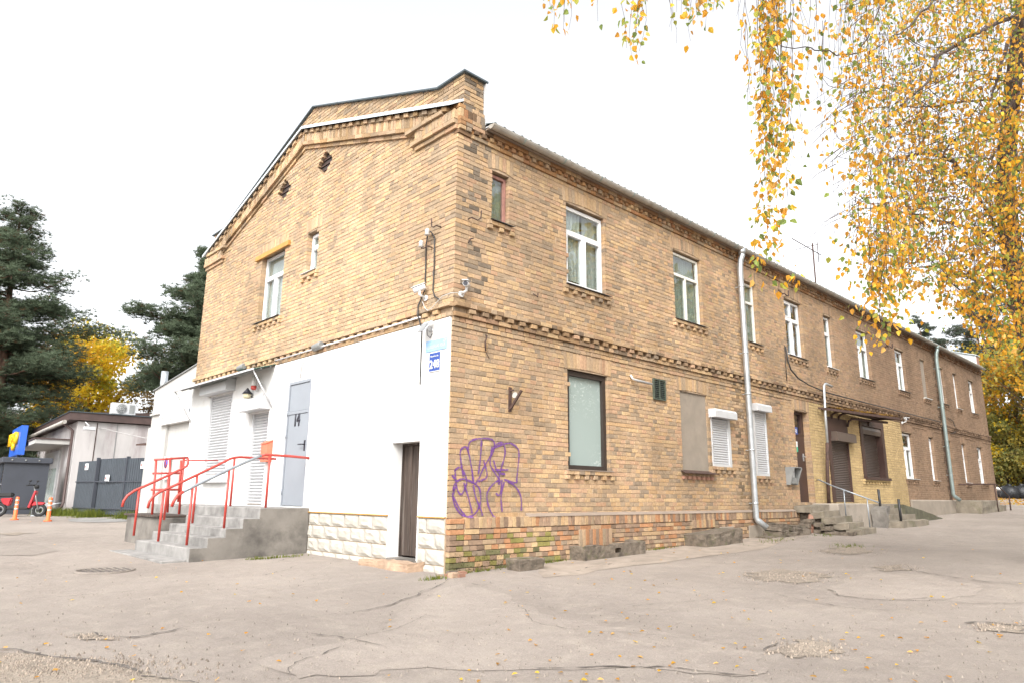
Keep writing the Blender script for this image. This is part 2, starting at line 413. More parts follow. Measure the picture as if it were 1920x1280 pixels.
# ---- openings, (s0, s1, z0, z1, kind)
OR_ = [ (.70,1.06,5.42,6.23,'w1'), (2.40,3.43,4.76,6.22,'w2'), (5.62,6.65,4.77,6.22,'w3'), (8.52,9.08,4.77,6.25,'narrow'),
        (10.52,11.49,4.78,6.25,'w5'), (12.85,13.40,4.77,6.25,'narrow_white'), (15.15,16.12,4.77,6.22,'pvc'), (18.40,19.30,4.77,6.2,'pvc'),
        (20.95,21.52,4.75,6.2,'boarded'), (22.82,23.64,4.75,6.2,'pvc'), (24.88,25.38,4.75,6.2,'narrow_white'), (27.0,27.86,4.75,6.15,'pvc'),
        (2.40,3.43,1.79,3.37,'teal'), (5.65,6.62,1.80,3.40,'blank'), (6.72,7.47,1.97,2.95,'shutter_box'), (8.50,9.06,1.84,3.24,'shutter_slim'),
        (10.58,11.36,1.24,3.42,'door_brown'), (12.42,13.76,1.28,3.42,'door_roller'), (14.66,16.52,1.90,3.58,'big_roller'),
        (18.22,19.18,1.97,3.45,'pvc_low'), (20.88,21.38,1.98,3.45,'narrow_white'), (22.62,23.46,1.36,3.45,'door_far'), (24.84,25.36,1.98,3.46,'narrow_white'), (27.0,27.84,1.98,3.44,'pvc_low')]
OG_ = [ (5.43,6.48,4.75,6.22,'g1'), (4.06,4.50,5.42,6.25,'g2') ]
DIA = [ (4.03,7.56,.31,.265), (5.71,7.54,.31,.265) ]
OR_ = [(a,b,snap(c),snap(d),k) for a,b,c,d,k in OR_]; OG_ = [(a,b,snap(c),snap(d),k) for a,b,c,d,k in OG_]

def lint_h(k): return 4*CH if k not in ('shutter_box','door_roller','big_roller') else 0
def subtract(iv, holes):
    res = [(iv[0], iv[1], False, False)]
    for h0, h1 in holes:
        nr = []
        for a, b, ea, eb in res:
            if h1 <= a or h0 >= b: nr.append((a, b, ea, eb)); continue
            if h0 > a+.02: nr.append((a, h0, ea, True))
            if h1 < b-.02: nr.append((h1, b, True, eb))
        res = nr
    return res
def fill(B, side, k, z0, z1, a, b, out, ea=False, eb=False, hint=None, bw=None, deep=.10, edge0=0, clip=None):
    "one course between a and b"
    if bw is None:
        hd = k % 2 == 0
        if rng.random() < .12: hd = not hd
        bw = .129 if hd else .259
    ph = (rng.integers(0, 2)*.5 + (.25 if k % 4 < 2 else 0))*bw
    n0 = math.floor((a-ph)/bw); e = [a]; x = ph+(n0+1)*bw
    while x < b-.045:
        if x > a+.045: e.append(x + rng.normal(0, .004))
        if bw > .2 and rng.random() < .36: e.append(x+bw/2)
        x += bw
    e.append(b); j = JT/2
    for i in range(len(e)-1):
        s0, s1 = e[i]+(j if i or not ea else 0), e[i+1]-(j if i < len(e)-2 or not eb else 0)
        if s1-s0 < .02: continue
        d = .24 if (i == 0 and ea) or (i == len(e)-2 and eb) else deep
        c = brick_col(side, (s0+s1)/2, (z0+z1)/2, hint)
        q = [[s0,z0+j],[s1,z0+j],[s1,z1-j],[s0,z1-j]]
        if clip is not None:
            t0, t1 = clip(q[3][0]), clip(q[2][0])
            if z0+.02 > min(t0, t1): 
                if z0+.01 > max(t0, t1): continue
            q[3][1] = max(min(q[3][1], t0), q[0][1]+.004); q[2][1] = max(min(q[2][1], t1), q[1][1]+.004)
        B.put(q, out, d, c)
def soldiers(B, side, a, b, z0, z1, out, w=.078, deep=.24, camber=0, hint=None, fan=0.0):
    n = max(2, round((b-a)/w)); j = .004; m = (a+b)/2
    for i in range(n):
        s0, s1 = a+(b-a)*i/n+j, a+(b-a)*(i+1)/n-j
        cz = lambda s: z0 + camber*(1-((s-m)/((b-a)/2))**2)
        f = lambda s: m+(s-m)*(1+fan)
        B.put(((s0,cz(s0)),(s1,cz(s1)),(f(s1),z1-JT/2),(f(s0),z1-JT/2)), out, deep, brick_col(side, s0, z0+.1, hint))

# ---- right wall courses
BR = Bricks()
NC = 40
for k in range(-57, NC):
    z0 = ZS + k*CH; z1 = z0+CH; zc = (z0+z1)/2
    if z1 < .30: continue
    holes = []
    for a, b, c, d, kd in OR_:
        if c-1e-3 <= zc <= d+1e-3: holes.append((a, b))
        lh = lint_h(kd)
        if lh and d < zc < d+lh: holes.append((a-.09, b+.09))
        if kd not in ('blank',) and not kd.startswith('door') and c-2*CH < zc < c and c > 1.5: holes.append((a-.10, b+.10))
    base = subtract((0 if k < NC-1 else .5, LX), sorted(holes))
    for a, b, ea, eb in base:
        edge = ea or eb
        out = 0.0; hint = None; bw = None
        if k == -1: out = .085; hint = 'string'; bw = .259
        elif k == -2: hint = 'string'
        elif k == -3: out = .05; hint = 'string'
        elif k in (-4, -5): out = .016
        elif k == NC-1: out = .075; hint = 'corn'
        elif k == NC-2: out = .055; hint = 'corn'
        elif k == NC-3: out = .03; hint = 'corn'
        segs = [(a, b, ea, eb, out, hint, bw)]
        if z1 < 1.08:                                # plinth: proud, redder, on the near part only
            segs = []
            for p0, p1, po, ph in ((0, 10.5, .06, 'plinth'), (10.5, 18.3, 0, None)):
                x0, x1 = max(a, p0), min(b, p1)
                if x1-x0 > .05: segs.append((x0, x1, ea and x0 == a, eb and x1 == b, po, ph, None))
        elif 1.08 <= zc < 3.70:                      # paler yellow infill bricks round the shop door
            segs = []
            for p0, p1, ph in ((0, 11.42, None), (11.42, 18.2, 'yellow'), (18.2, LX, None)):
                x0, x1 = max(a, p0), min(b, p1)
                if x1-x0 > .03: segs.append((x0, x1, ea and x0 == a, eb and x1 == b, .004 if ph else out, ph, .259 if ph else None))
        for x0, x1, e0, e1, po, ph, pbw in segs:
            if x1 > 18.25 and z1 < 1.34:             # behind the grey rendered plinth
                x1 = 18.3
                if x1-x0 < .05: continue
            if z1 < ground((x0+x1)/2, 0)-.16: continue
            # the corner: even courses show a stretcher, odd ones a header
            if x0 == 0:
                cw = .25 if k % 2 else .12
                BR.rect(0 if po == 0 else -po*.0, cw-JT/2, z0+JT/2, z1-JT/2, po, .12 if k % 2 else .25, brick_col('R', .1, zc, ph)); x0 = cw
                e0 = False
            if k == -2:
                n = int((x1-x0)/.25)
                for i in range(n):
                    sx = x0+.13+i*.25
                    BR.rect(sx, sx+.12, z0+JT/2, z1-JT/2, .075, .2, brick_col('R', sx, zc, 'string'))
                fill(BR, 'R', k, z0, z1, x0, x1, -.012, hint='string', deep=.08)
            elif k == NC-2:
                n = int((x1-x0)/.155)
                for i in range(n):
                    sx = x0+.02+i*.155
                    BR.rect(sx, sx+.08, z0+JT/2, z1-JT/2, .06, .2, brick_col('R', sx, zc, 'corn'))
                fill(BR, 'R', k, z0, z1, x0, x1, .02, hint='corn')
            else:
                fill(BR, 'R', k, z0, z1, x0, x1, po, e0, e1, ph, pbw)
# plinth top: a course on edge
soldiers(BR, 'R', .26, 10.5, 1.085-.155, 1.075, .066, w=.079, deep=.1, hint='plinth')
# lintels, sills
for a, b, c, d, kd in OR_:
    lh = lint_h(kd)
    if lh: soldiers(BR, 'R', a-.085, b+.085, d, d+lh, .004, camber=.045 if d > 5 else .03, fan=.05, hint='yellow' if 11.6 < a < 18 and d < 4 else None)
    if kd in ('blank',) or kd.startswith('door') or c < 1.5: continue
    hn = 'yellow' if 13 < a < 17 and d < 4 else None
    fill(BR, 'R', 0, c-CH, c, a-.10, b+.10, .05, hint=hn, bw=.129, deep=.25)
    fill(BR, 'R', 0, c-2*CH, c-CH, a-.10, b+.10, 0, hint=hn, bw=.129)
    n = max(3, int(round((b-a+.2)/.2)))
    for i in range(n):
        sx = a-.09 + i*((b-a+.18-.085)/(n-1))
        BR.rect(sx, sx+.085, c-2*CH+.004, c-CH-.004, .045, .1, brick_col('R', sx, c, hn))
# two old cellar arches in the plinth
for a in (2.55, 5.75): soldiers(BR, 'R', a, a+.82, .60 if a < 3 else .80, .86 if a < 3 else .95, .075, w=.079, deep=.1, hint='plinth')
# corner pier above the eave, in the plane of the right wall
for i, k in enumerate(range(NC-1, NC+12)):
    z0 = ZS+k*CH; z1 = z0+CH; o = {0: .055, 1: .055, 4: .03}.get(i, 0.0)
    x0 = 0.0 if i < 5 else .11
    if i in (2, 3):
        if i == 2: soldiers(BR, 'R', x0, .5, z0, z0+2*CH, .04, deep=.12, hint='corn')
        continue
    cw = .24 if i % 2 else .12
    BR.rect(x0, x0+cw-JT/2, z0+JT/2, z1-JT/2, o, .12 if i % 2 else .24, brick_col('R', .2, z0, 'corn' if i < 5 else None))
    fill(BR, 'R', k, z0, z1, x0+cw, .5, o, bw=.13 if i % 2 else .25)

# ---- gable wall
BG = Bricks()
ZF = lambda y: min(6.99+.319*max(y, 0), 6.99+.319*(LY-y))          # underside of the rake flashing
ZBOT = 3.60
def band(y, t): return ZF(y)-t
for k in range(-5, 70):
    z0 = ZS+k*CH; z1 = z0+CH; zc = (z0+z1)/2
    holes = []
    for a, b, c, d, kd in OG_:
        if c-1e-3 <= zc <= d+1e-3: holes.append((a, b))
        if d < zc < d+4*CH: holes.append((a-.09, b+.09))
        if c-2*CH < zc < c: holes.append((a-.10, b+.10))
    clip = lambda y: ZF(y)-.40
    # where the slope cuts this course
    a0, b0 = 0.0, LY
    zz = z0+.015+.40
    if zz > 6.99: a0 = (zz-6.99)/.319; b0 = LY-a0
    if b0-a0 < .1: continue
    if k < 35: clip = None
    for a, b, ea, eb in subtract((a0, b0), sorted(holes)):
        dh = []
        for (yc, zq, hw, hh) in DIA:
            t = 1-abs(zc-zq)/hh
            if t > 0: dh.append((yc-hw*t, yc+hw*t))
        for a2, b2, fa, fb in subtract((a, b), dh):
            e0, e1 = ea if a2 == a else True, eb if b2 == b else True
            out = {-1: .07, -2: 0.0, -3: .03}.get(k, 0.0)
            if a2 == 0 and k < 38:
                cw = .12 if k % 2 else .25
                BG.rect(0, cw-JT/2, z0+JT/2, z1-JT/2, out, .25 if k % 2 else .12, brick_col('G', 0, zc)); a2 = cw; e0 = False
            if k == -2:
                n = int((b2-a2)/.25)
                for i in range(n): BG.rect(a2+.03+i*.25, a2+.15+i*.25, z0+JT/2, z1-JT/2, .055, .2, brick_col('G', 0, zc))
                fill(BG, 'G', k, z0, z1, a2, b2, -.012, deep=.08)
            else:
                fill(BG, 'G', k, z0, z1, a2, b2, out, e0, e1, clip=clip, bw=.259 if k == -1 else None)
for a, b, c, d, kd in OG_:
    soldiers(BG, 'G', a-.085, b+.085, d, d+4*CH, .004, camber=.03, fan=.05)
    fill(BG, 'G', 0, c-CH, c, a-.10, b+.10, .05, bw=.129, deep=.25)
    fill(BG, 'G', 0, c-2*CH, c-CH, a-.10, b+.10, 0, bw=.129)
    n = max(3, int(round((b-a+.2)/.2)))
    for i in range(n):
        sx = a-.09 + i*((b-a+.18-.085)/(n-1)); BG.rect(sx, sx+.085, c-2*CH+.004, c-CH-.004, .045, .1, brick_col('G', sx, c))
# raking cornice: sloping courses
MID = LY/2
def rake(t0, t1, out, bw, ya, every=1, deep=.14):
    for sgn in (1, -1):
        y = ya; i = 0
        while y < MID-.004:
            y2 = min(y+bw, MID)
            if i % every == 0 and y2-y > .03:
                p = [(y+.004, ZF(y+.004)-t1+.004), (y2-.004, ZF(y2-.004)-t1+.004), (y2-.004, ZF(y2-.004)-t0-.004), (y+.004, ZF(y+.004)-t0-.004)]
                if sgn < 0: p = [(LY-p[1][0], p[1][1]), (LY-p[0][0], p[0][1]), (LY-p[3][0], p[3][1]), (LY-p[2][0], p[2][1])]
                BG.put(p, out, deep, brick_col('G', y, ZF(y), 'rake'))
            y += bw; i += 1
rake(0.0, .075, .11, .125, .15, 2); rake(0.0, .075, .075, .259, .15); rake(.075, .255, .07, .078, .45); rake(.255, .33, .085, .259, .75); rake(.33, .405, .035, .25, .95)
# kneelers: level corbels at the foot of both slopes
for mir in (0, 1):
    def kb(y0, y1, z0, z1, out, bw=.259):
        y = y0
        while y < y1-.03:
            y2 = min(y+bw, y1); q0, q1 = (y, y2) if not mir else (LY-y2, LY-y)
            zt0, zt1 = min(z1, ZF(q0)-.012), min(z1, ZF(q1)-.012)
            if min(zt0, zt1) > z0+.02: BG.put(((q0+.004,z0+.004),(q1-.004,z0+.004),(q1-.004,zt1-.004),(q0+.004,zt0-.004)), out, .15, brick_col('G', 3, 6.8))
            y = y2
    kb(0, 1.06, 6.66, 6.735, .04); kb(0, 1.10, 6.735, 6.81, .085); kb(0, 1.0, 6.81, 6.965, .075, .08); kb(0, 1.22, 6.965, 7.04, .115)
# parapet above the flashing
ZPAR = lambda y: min(7.40+.352*y, 7.40+.352*(LY-y))
for k in range(41, 76):
    z0 = ZS+k*CH; z1 = z0+CH
    def lohi(y): return ZF(y)+.02, (ZPAR(y) if .62 < y < LY-.62 else 7.62)
    y = 0.0; bw = .259 if k % 2 else .129; n = 0
    while y < LY-.01:
        y2 = min(y+bw, LY); q = []
        l0, h0 = lohi(y+.005); l1, h1 = lohi(y2-.005)
        b0, b1, t0, t1 = max(z0+.0045, l0), max(z0+.0045, l1), min(z1-.0045, h0), min(z1-.0045, h1)
        if (t0-b0 > .012 or t1-b1 > .012):
            BG.put(((y+.0045,b0),(y2-.0045,b1),(y2-.0045,max(t1,b1+.003)),(y+.0045,max(t0,b0+.003))), -.10, .12, tuple(np.array(brick_col('G', y, z0))*rng.uniform(.68, 1)))
        y = y2; n += 1

# ---- mortar bodies with the openings cut out
def wall_body(name, outer, holes, fn, o_front, depth, mat):
    polys = [[Vector((a, b, 0)) for a, b in outer]] + [[Vector((a, b, 0)) for a, b in h] for h in holes]
    tris = tessellate_polygon(polys); flat = [p for q in polys for p in q]
    mb = MB(); mb.add([fn(p[0], p[1], o_front) for p in flat], [tuple(t) for t in tris])
    for h in holes:                                     # reveals, set back behind the brick edges
        m = len(h); cx = sum(p[0] for p in h)/m; cz = sum(p[1] for p in h)/m
        g = [(a+(.006 if a < cx else -.006)*-1, b+(.006 if b < cz else -.006)*-1) for a, b in h]
        mb.add([fn(a, b, o_front) for a, b in g]+[fn(a, b, -depth) for a, b in g], [(i, (i+1)%m, m+(i+1)%m, m+i) for i in range(m)])
    return mb.build(name, mat, bld)
rect = lambda a, b, c, d: [(a,c),(b,c),(b,d),(a,d)]
side_wall = wall_body('brick_wall', rect(.02, LX, .2, 6.795), [rect(*o[:4]) for o in OR_], PR, -.0075, .24, MAT['mortar'])
outer = [(.02, .2), (LY, .2), (LY, ZF(LY)), (MID, ZF(MID)), (.02, ZF(.02))]
GL = [(.60,1.32,.2,2.12), (3.88,4.72,1.15,3.37), (5.47,6.40,1.15,2.94), (7.25,8.55,1.75,3.48)]
gable_wall = wall_body('brick_wall', outer, [rect(*o[:4]) for o in OG_] + [[(c-w_, z), (c, z-h_), (c+w_, z), (c, z+h_)] for c, z, w_, h_ in DIA] + [rect(*g) for g in GL], PG, -.0075, .24, MAT['mortar'])
tag(gable_wall, 'brick gable wall, white plastered below')
# core of parapet and pier, far end, back
mb = MB(); n_ = 40
for i in range(n_):
    y0, y1 = LY*i/n_, LY*(i+1)/n_
    f = lambda y: (max(ZPAR(y), 7.62 if (y < .62 or y > LY-.62) else 0)-.006)
    mb.hexa([(.112,y0+.012*(i==0),6.9),(.48,y0+.012*(i==0),6.9),(.48,y1,6.9),(.112,y1,6.9),(.112,y0+.012*(i==0),f(y0+.001)),(.48,y0+.012*(i==0),f(y0+.001)),(.48,y1,f(y1-.001)),(.112,y1,f(y1-.001))])
mb.build('parapet', MAT['mortar'], bld)
mb = MB(); mb.box(LX-.25, LX-.012, .012, LY, .4, 6.7); mb.box(.3, LX-.25, LY-.3, LY, .4, 6.7)
mb.add([(LX-.012, .012, 6.7), (LX-.012, LY, 6.7), (LX-.012, MID, 8.4)], [(0,1,2)])
mb.build('rear_wall', MAT['render_pale'], bld)
# floors, so that rooms are closed and dim
mb = MB(); mb.box(.26, LX-.26, .262, LY-.3, 3.9, 4.1); mb.box(.26, LX-.26, .262, LY-.3, .9, 1.0); mb.box(.26, LX-.26, 1.25, 1.35, 1.0, 6.7)
mb.box(.26, LX-.26, .262, LY-.3, 6.6, 6.68); mb.box(1.25, 1.35, .262, LY-.3, 1.0, 6.6)
mb.build('inner_wall', MAT['dark_room'], bld)

# ---- bricks into the scene: the 300 that show largest one by one, the rest joined
def emit(B, fn, flip, wall, pick):
    rest = [i for i in range(len(B.q)) if i not in pick]
    v, f, c = B.mesh(rest, fn, flip, 11)
    o = np_mesh('brickwork', v, f, MAT['brick'], wall, c); o['kind'] = 'stuff'
    for i in pick:
        v, f, c = B.mesh([i], fn, flip, 1000+i)
        np_mesh('brick', v, f, MAT['brick'], wall, c)
score = []
for nm, B in (('R', BR), ('G', BG)):
    for i, q in enumerate(B.q):
        q = np.array(q); s, z = q.mean(0); wd = np.ptp(q[:, 0])*max(np.ptp(q[:, 1]), .02)
        if nm == 'R':
            if z < ground(s, 0)+.06 or z > 6.4: continue
            d = np.array((s, 0, z))-CAM; cosn = d[1]
        else:
            if z < 4.05: continue
            d = np.array((0, s, z))-CAM; cosn = d[0]
        r = np.linalg.norm(d); score.append((wd*cosn/r**3, nm, i))
score.sort(reverse=True)
pick = {'R': set(), 'G': set()}
for _, nm, i in score[:300]: pick[nm].add(i)
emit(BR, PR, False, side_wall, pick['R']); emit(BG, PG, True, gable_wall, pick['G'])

# ---- plaster, plinths, ledges
PZ = 1.075                                              # top of the block plinth
def plaster_piece(mb, a, b, c, d): wbox(mb, PG, a, b, c, d, -.0, .028)
mb = MB(); zt = 3.78
ys = sorted({.02, 9.66} | {g for q in GL for g in q[:2]})
for y0, y1 in zip(ys[:-1], ys[1:]):
    low = PZ if y1 <= 3.7 or y0 < 3.7 else .3
    hs_ = [(g[2], g[3]) for g in GL if g[0] < (y0+y1)/2 < g[1]]
    segs = [(low, zt)]
    for h in hs_:
        segs = [(a, b) for a, b in ((low, h[0]), (h[1], zt)) if b-a > .01] if h[0] > low else [(h[1], zt)]
    for a, b in segs: plaster_piece(mb, y0, y1, a, b)
for g in GL:                                            # plastered reveals
    for a, b in ((g[0]-.004, g[0]+.02), (g[1]-.02, g[1]+.004)): wbox(mb, PG, a, b, g[2], g[3], -.24, .0275)
    wbox(mb, PG, g[0], g[1], g[3]-.02, g[3]+.002, -.24, .0275)
p = mb.build('plaster', MAT['stucco'], bld)
tag(p, 'white painted plaster')
mb = MB(); wbox(mb, PG, .02, .60, PZ-.012, PZ+.004, 0, .05); wbox(mb, PG, 1.32, 3.65, PZ-.012, PZ+.004, 0, .05)
mb.build('plinth_seam', MAT['wood_orange'], bld)
# white split-face blocks
mb = MB(); wbox(mb, PG, .015, .60, .2, PZ-.012, -.02, .012); wbox(mb, PG, 1.32, 3.65, .2, PZ-.012, -.02, .012)
blk = mb.build('block_plinth', MAT['mortar'], bld)
for r_ in range(4):
    z0 = PZ-.014-(r_+1)*.20; x = .018 - (.2 if r_ % 2 else 0)
    for a, b in ((.018, .60), (1.32, 3.65)):
        x = a-(.2 if r_ % 2 else 0)
        while x < b-.02:
            s0, s1 = max(x, a), min(x+.40, b); x += .40
            if s1-s0 < .05: continue
            q = np.array([(s0+.006, z0+.006), (s1-.006, z0+.006), (s1-.006, z0+.194), (s0+.006, z0+.194)])
            g = rng; V = []; n1 = 4
            for i in range(n1+1):
                for j in range(n1+1):
                    u, v = i/n1, j/n1; e = 0 if i in (0, n1) or j in (0, n1) else 1
                    V.append(PG(q[0,0]+(q[1,0]-q[0,0])*u, q[0,1]+(q[2,1]-q[0,1])*v, .022+e*(.016+g.random()*.016)))
            F = [(i*(n1+1)+j, i*(n1+1)+j+1, (i+1)*(n1+1)+j+1, (i+1)*(n1+1)+j) for i in range(n1) for j in range(n1)]
            k0 = len(V); ring = [j for j in range(n1+1)] + [i*(n1+1)+n1 for i in range(1, n1+1)] + [n1*(n1+1)+j for j in range(n1-1, -1, -1)] + [i*(n1+1) for i in range(n1-1, 0, -1)]
            for j in ring: V.append((0.0, V[j][1], V[j][2]))
            F += [(ring[i], ring[(i+1)%len(ring)], k0+(i+1)%len(ring), k0+i) for i in range(len(ring))]
            mbk = MB(); mbk.add(V, F); mbk.build('block', MAT['stone_white'], blk)
# sloping mortar ledge on the brick plinth, grey render far along
mb = MB(); mb.prism([(.0,1.068),(.075,1.068),(.068,1.078),(.0,1.115)], 1, lambda a, b, t: (1.45+t*9.05, -a, b)); mb.build('plinth_ledge', MAT['render_pale'], bld)
mb = MB(); mb.prism([(.0,.3),(.055,.3),(.055,1.31),(.0,1.35)], 1, lambda a, b, t: (18.3+t*(LX-18.3+.03), -a, b)); mb.build('rendered_plinth', MAT['render_grey'], bld)
mb = MB(); wbox(mb, PR, 7.9, 8.75, .4, .80, 0, .072); mb.build('cement_repair', MAT['render_grey'], bld, bevel=.01)
mb = MB(); wbox(mb, PR, 6.75, 7.3, .55, .80, 0, .071); mb.build('cement_repair', MAT['render_grey'], bld, bevel=.01)

# ---- roof
mb = MB(); nw = 150; vs = []; fs = []
for i in range(nw*4+1):
    x = .50+(LX-.9)*i/(nw*4); h = .016*math.sin(2*math.pi*i/4) if i % 4 else 0
    h = (.0, .03, .0, -.0)[i % 4]
    vs += [(x, -.235, 6.862+h), (x, MID, 8.44+h), (x, LY+.3, 6.80+h)]
for i in range(nw*4): fs += [(i*3, i*3+3, i*3+4, i*3+1), (i*3+1, i*3+4, i*3+5, i*3+2)]
mb.add(vs, fs); mb.build('roof', MAT['roof'], bld)
mb = MB(); mb.box(.5, LX-.4, -.13, .0, 6.80, 6.815); mb.build('soffit', MAT['render_pale'], bld)
# gutter: half-round, with hoops and an end cap
gy, gz, gr = -.20, 6.845, .068
mb = MB()
prof = [(gr*math.cos(math.pi+math.pi*i/8), gr*math.sin(math.pi+math.pi*i/8)) for i in range(9)]
pin = [(a*.92, b*.92) for a, b in reversed(prof)]
mb.prism(prof+pin, 1, lambda a, b, t: (.49+t*(LX-.75), gy+a, gz+b))
mb.prism(prof, 1, lambda a, b, t: (.484+t*.01, gy+a, gz+b)); gut = mb.build('gutter', MAT['gutter'], bld)
x = 1.15
pr2 = [(a*1.06, b*1.06) for a, b in prof]
while x < LX-.6:
    mb = MB(); mb.prism(pr2+[(a*1.0, b*1.0) for a, b in reversed(prof)], 1, lambda a, b, t: (x+t*.03, gy+a, gz+b)); mb.bar((x+.015, gy-gr*1.05, gz), (x+.015, -.02, 6.875), .028, .004); x += .95
    mb.build('gutter_hook', MAT['zinc_green'], gut)
# drainpipes
def drainpipe(x, z0, mat, jz, lab, r=.058):
    pts = [(x+.02, gy, gz-.06), (x+.02, gy, gz-.19), (x, gy+.03, gz-.27), (x, -.15, gz-.42), (x, -.14, gz-.55), (x, -.135, z0+.22), (x+.02, -.15, z0+.17), (x+.12, -.30, z0+.02)]
    mb = MB(); mb.tube(pts, r, 12); o = mb.build('drainpipe', mat, bld); tag(o, lab)
    for z in jz: mb = MB(); mb.tube([(x, -.137, z-.02), (x, -.137, z+.02)], r*1.09, 12); mb.bar((x, -.137, z), (x, 0.0, z), .02); mb.build('pipe_collar', mat, o)
    mb = MB(); mb.tube([(x+.02, gy, gz-.02), (x+.02, gy, gz-.14)], r*1.25, 12); mb.build('outlet', mat, o)
drainpipe(8.10, .74, MAT['galv'], (5.95, 4.45, 3.55, 2.35, 1.25), 'bright galvanised drainpipe', .062)
drainpipe(22.42, 1.32, MAT['zinc_green'], (6.0, 4.6, 3.2, 2.2), 'greenish far drainpipe', .062)
# flashings and copings
mb = MB()
for sgn in (0, 1):
    m_ = (lambda y: y) if not sgn else (lambda y: LY-y)
    ys2 = (-.16, MID)
    P0 = [(-.15, ZF(0)-.319*.16), (-.15, ZF(0)-.319*.16+.06), (.10, ZF(0)-.319*.16+.21), (.10, ZF(0)-.319*.16+.165)]
    rise = .319*(MID+.16); e = .319*.16
    mb.prism([(a, b) for a, b in P0], 1, lambda a, b, t: (a, m_(-.0 if t == 0 else MID), b+e+(0 if t == 0 else rise-e)))
mb.build('rake_flashing', MAT['coping'], bld)
mb = MB()
def cop(y0, z0, y1, z1, th=.028):
    d = Vector((0, y1-y0, z1-z0)); nrm = Vector((0, -(z1-z0), y1-y0)).normalized()*th
    if nrm.z < 0: nrm = -nrm
    mb.hexa([(.05,y0,z0),(.54,y0,z0),(.54,y1,z1),(.05,y1,z1),(.05,y0,z0+nrm.z),(.54,y0,z0+nrm.z),(.54,y1,z1+nrm.z),(.05,y1,z1+nrm.z)])
cop(-.06, 7.622, .63, 7.624); cop(.63, 7.626, MID, ZPAR(MID)+.004); cop(MID, ZPAR(MID)+.004, LY-.63, 7.626); cop(LY-.63, 7.624, LY+.06, 7.622)
mb.build('coping', MAT['coping_edge'], bld)
mb = MB(); mb.box(.503, .518, -.05, .7, 6.90, 7.615); mb.box(.503, .62, -.12, .7, 6.84, 6.86); mb.build('pier_flashing', MAT['white_paint'], bld)
# far parapet, clad in pale sheet
mb = MB()
mb.hexa([(LX-.4,.0,6.75),(LX+.03,.0,6.75),(LX+.03,MID,8.4),(LX-.4,MID,8.4),(LX-.4,.0,7.42),(LX+.03,.0,7.42),(LX+.03,MID,9.0),(LX-.4,MID,9.0)])
o = mb.build('clad_parapet', MAT['white_paint'], bld)
mb = MB(); mb.hexa([(LX-.46,-.05,7.425),(LX+.09,-.05,7.425),(LX+.09,MID,9.005),(LX-.46,MID,9.005),(LX-.46,-.05,7.45),(LX+.09,-.05,7.45),(LX+.09,MID,9.03),(LX-.46,MID,9.03)]); mb.build('coping', MAT['coping'], bld)
mb = MB(); mb.box(LX-.39, LX+.02, -.012, -.002, 6.76, 7.40); mb.build('pier_face', MAT['terracotta'], o)

# ---- windows
def window(fn, s0, s1, z0, z1, kind, dep=.08, flip=False):
    mats = {'w1': 'red_wood', 'w3': 'wood_frame', 'narrow': 'wood_frame'}
    fm = MAT[mats.get(kind, 'white')]
    t = .045 if kind in ('w3', 'narrow', 'w1') else .055
    o0, o1 = -dep-.06, -dep
    sL, sR, zB, zT = s0+.012, s1-.012, z0+.012, z1-.03
    mb = MB()
    W_ = lambda a, b, c, d, oo=0: wbox(mb, fn, a, b, c, d, o0, o1+oo)
    W_(sL, sL+t, zB, zT); W_(sR-t, sR, zB, zT); W_(sL+t, sR-t, zB, zB+t); W_(sL+t, sR-t, zT-t, zT)
    panes = []; zt = zB+(zT-zB)*.68; mid = (sL+sR)/2
    wide = sR-sL > .7
    if kind == 'w1': panes = [(sL+t, sR-t, zB+t, zT-t)]
    else:
        W_(sL+t, sR-t, zt-t*.6, zt+t*.6, .004)
        if kind in ('w2', 'w3', 'w5', 'pvc_split', 'g1'):
            W_(mid-t*.55, mid+t*.55, zB+t, zt-t*.6, .004)
            panes += [(sL+t, mid-t*.55, zB+t, zt-t*.6), (mid+t*.55, sR-t, zB+t, zt-t*.6)]
        elif wide:
            m2 = sL+(sR-sL)*.42
            W_(m2-t*.5, m2+t*.5, zB+t, zt-t*.6, .004)
            panes += [(sL+t, m2-t*.5, zB+t, zt-t*.6), (m2+t*.5, sR-t, zB+t, zt-t*.6)]
        else: panes += [(sL+t, sR-t, zB+t, zt-t*.6)]
        if kind == 'w5':
            W_(mid-t*.4, mid+t*.4, zt+t*.6, zT-t, .004); panes += [(sL+t, mid-t*.4, zt+t*.6, zT-t), (mid+t*.4, sR-t, zt+t*.6, zT-t)]
        else: panes += [(sL+t, sR-t, zt+t*.6, zT-t)]
    win = mb.build('window', fm, bld)
    # casement frames inside the lower lights
    if kind not in ('w1',):
        mb = MB(); q = t*.5
        for a, b, c, d in panes[:-1] if kind not in ('narrow', 'w3') else []:
            if b-a < .12: continue
            for e in ((a, a+q, c, d), (b-q, b, c, d), (a+q, b-q, c, c+q), (a+q, b-q, d-q, d)): wbox(mb, fn, *e, o0, o1+.012)
        if mb.v: mb.build('sash', fm, win)
    for a, b, c, d in panes:
        mb = MB(); wbox(mb, fn, a-.004, b+.004, c-.004, d+.004, -dep-.036, -dep-.03); mb.build('pane', MAT['glass'], win)
    # sheet-metal sill
    mb = MB(); p = [fn(s0-.06, z0+.006, .085), fn(s1+.06, z0+.006, .085), fn(s1+.06, z0+.02, -dep), fn(s0-.06, z0+.02, -dep)]
    p = [fn(s0-.07, z0+.003, .08), fn(s1+.07, z0+.003, .08), fn(s1+.0, z0+.022, -dep), fn(s0+.0, z0+.022, -dep)]
    p2 = [tuple(Vector(a)+Vector((0,0,.009))) for a in p]
    mb.hexa(p+p2); mb.build('sill', MAT['sill_white' if kind in ('pvc_low', 'narrow_white') else 'sill'], win)
    return win, panes
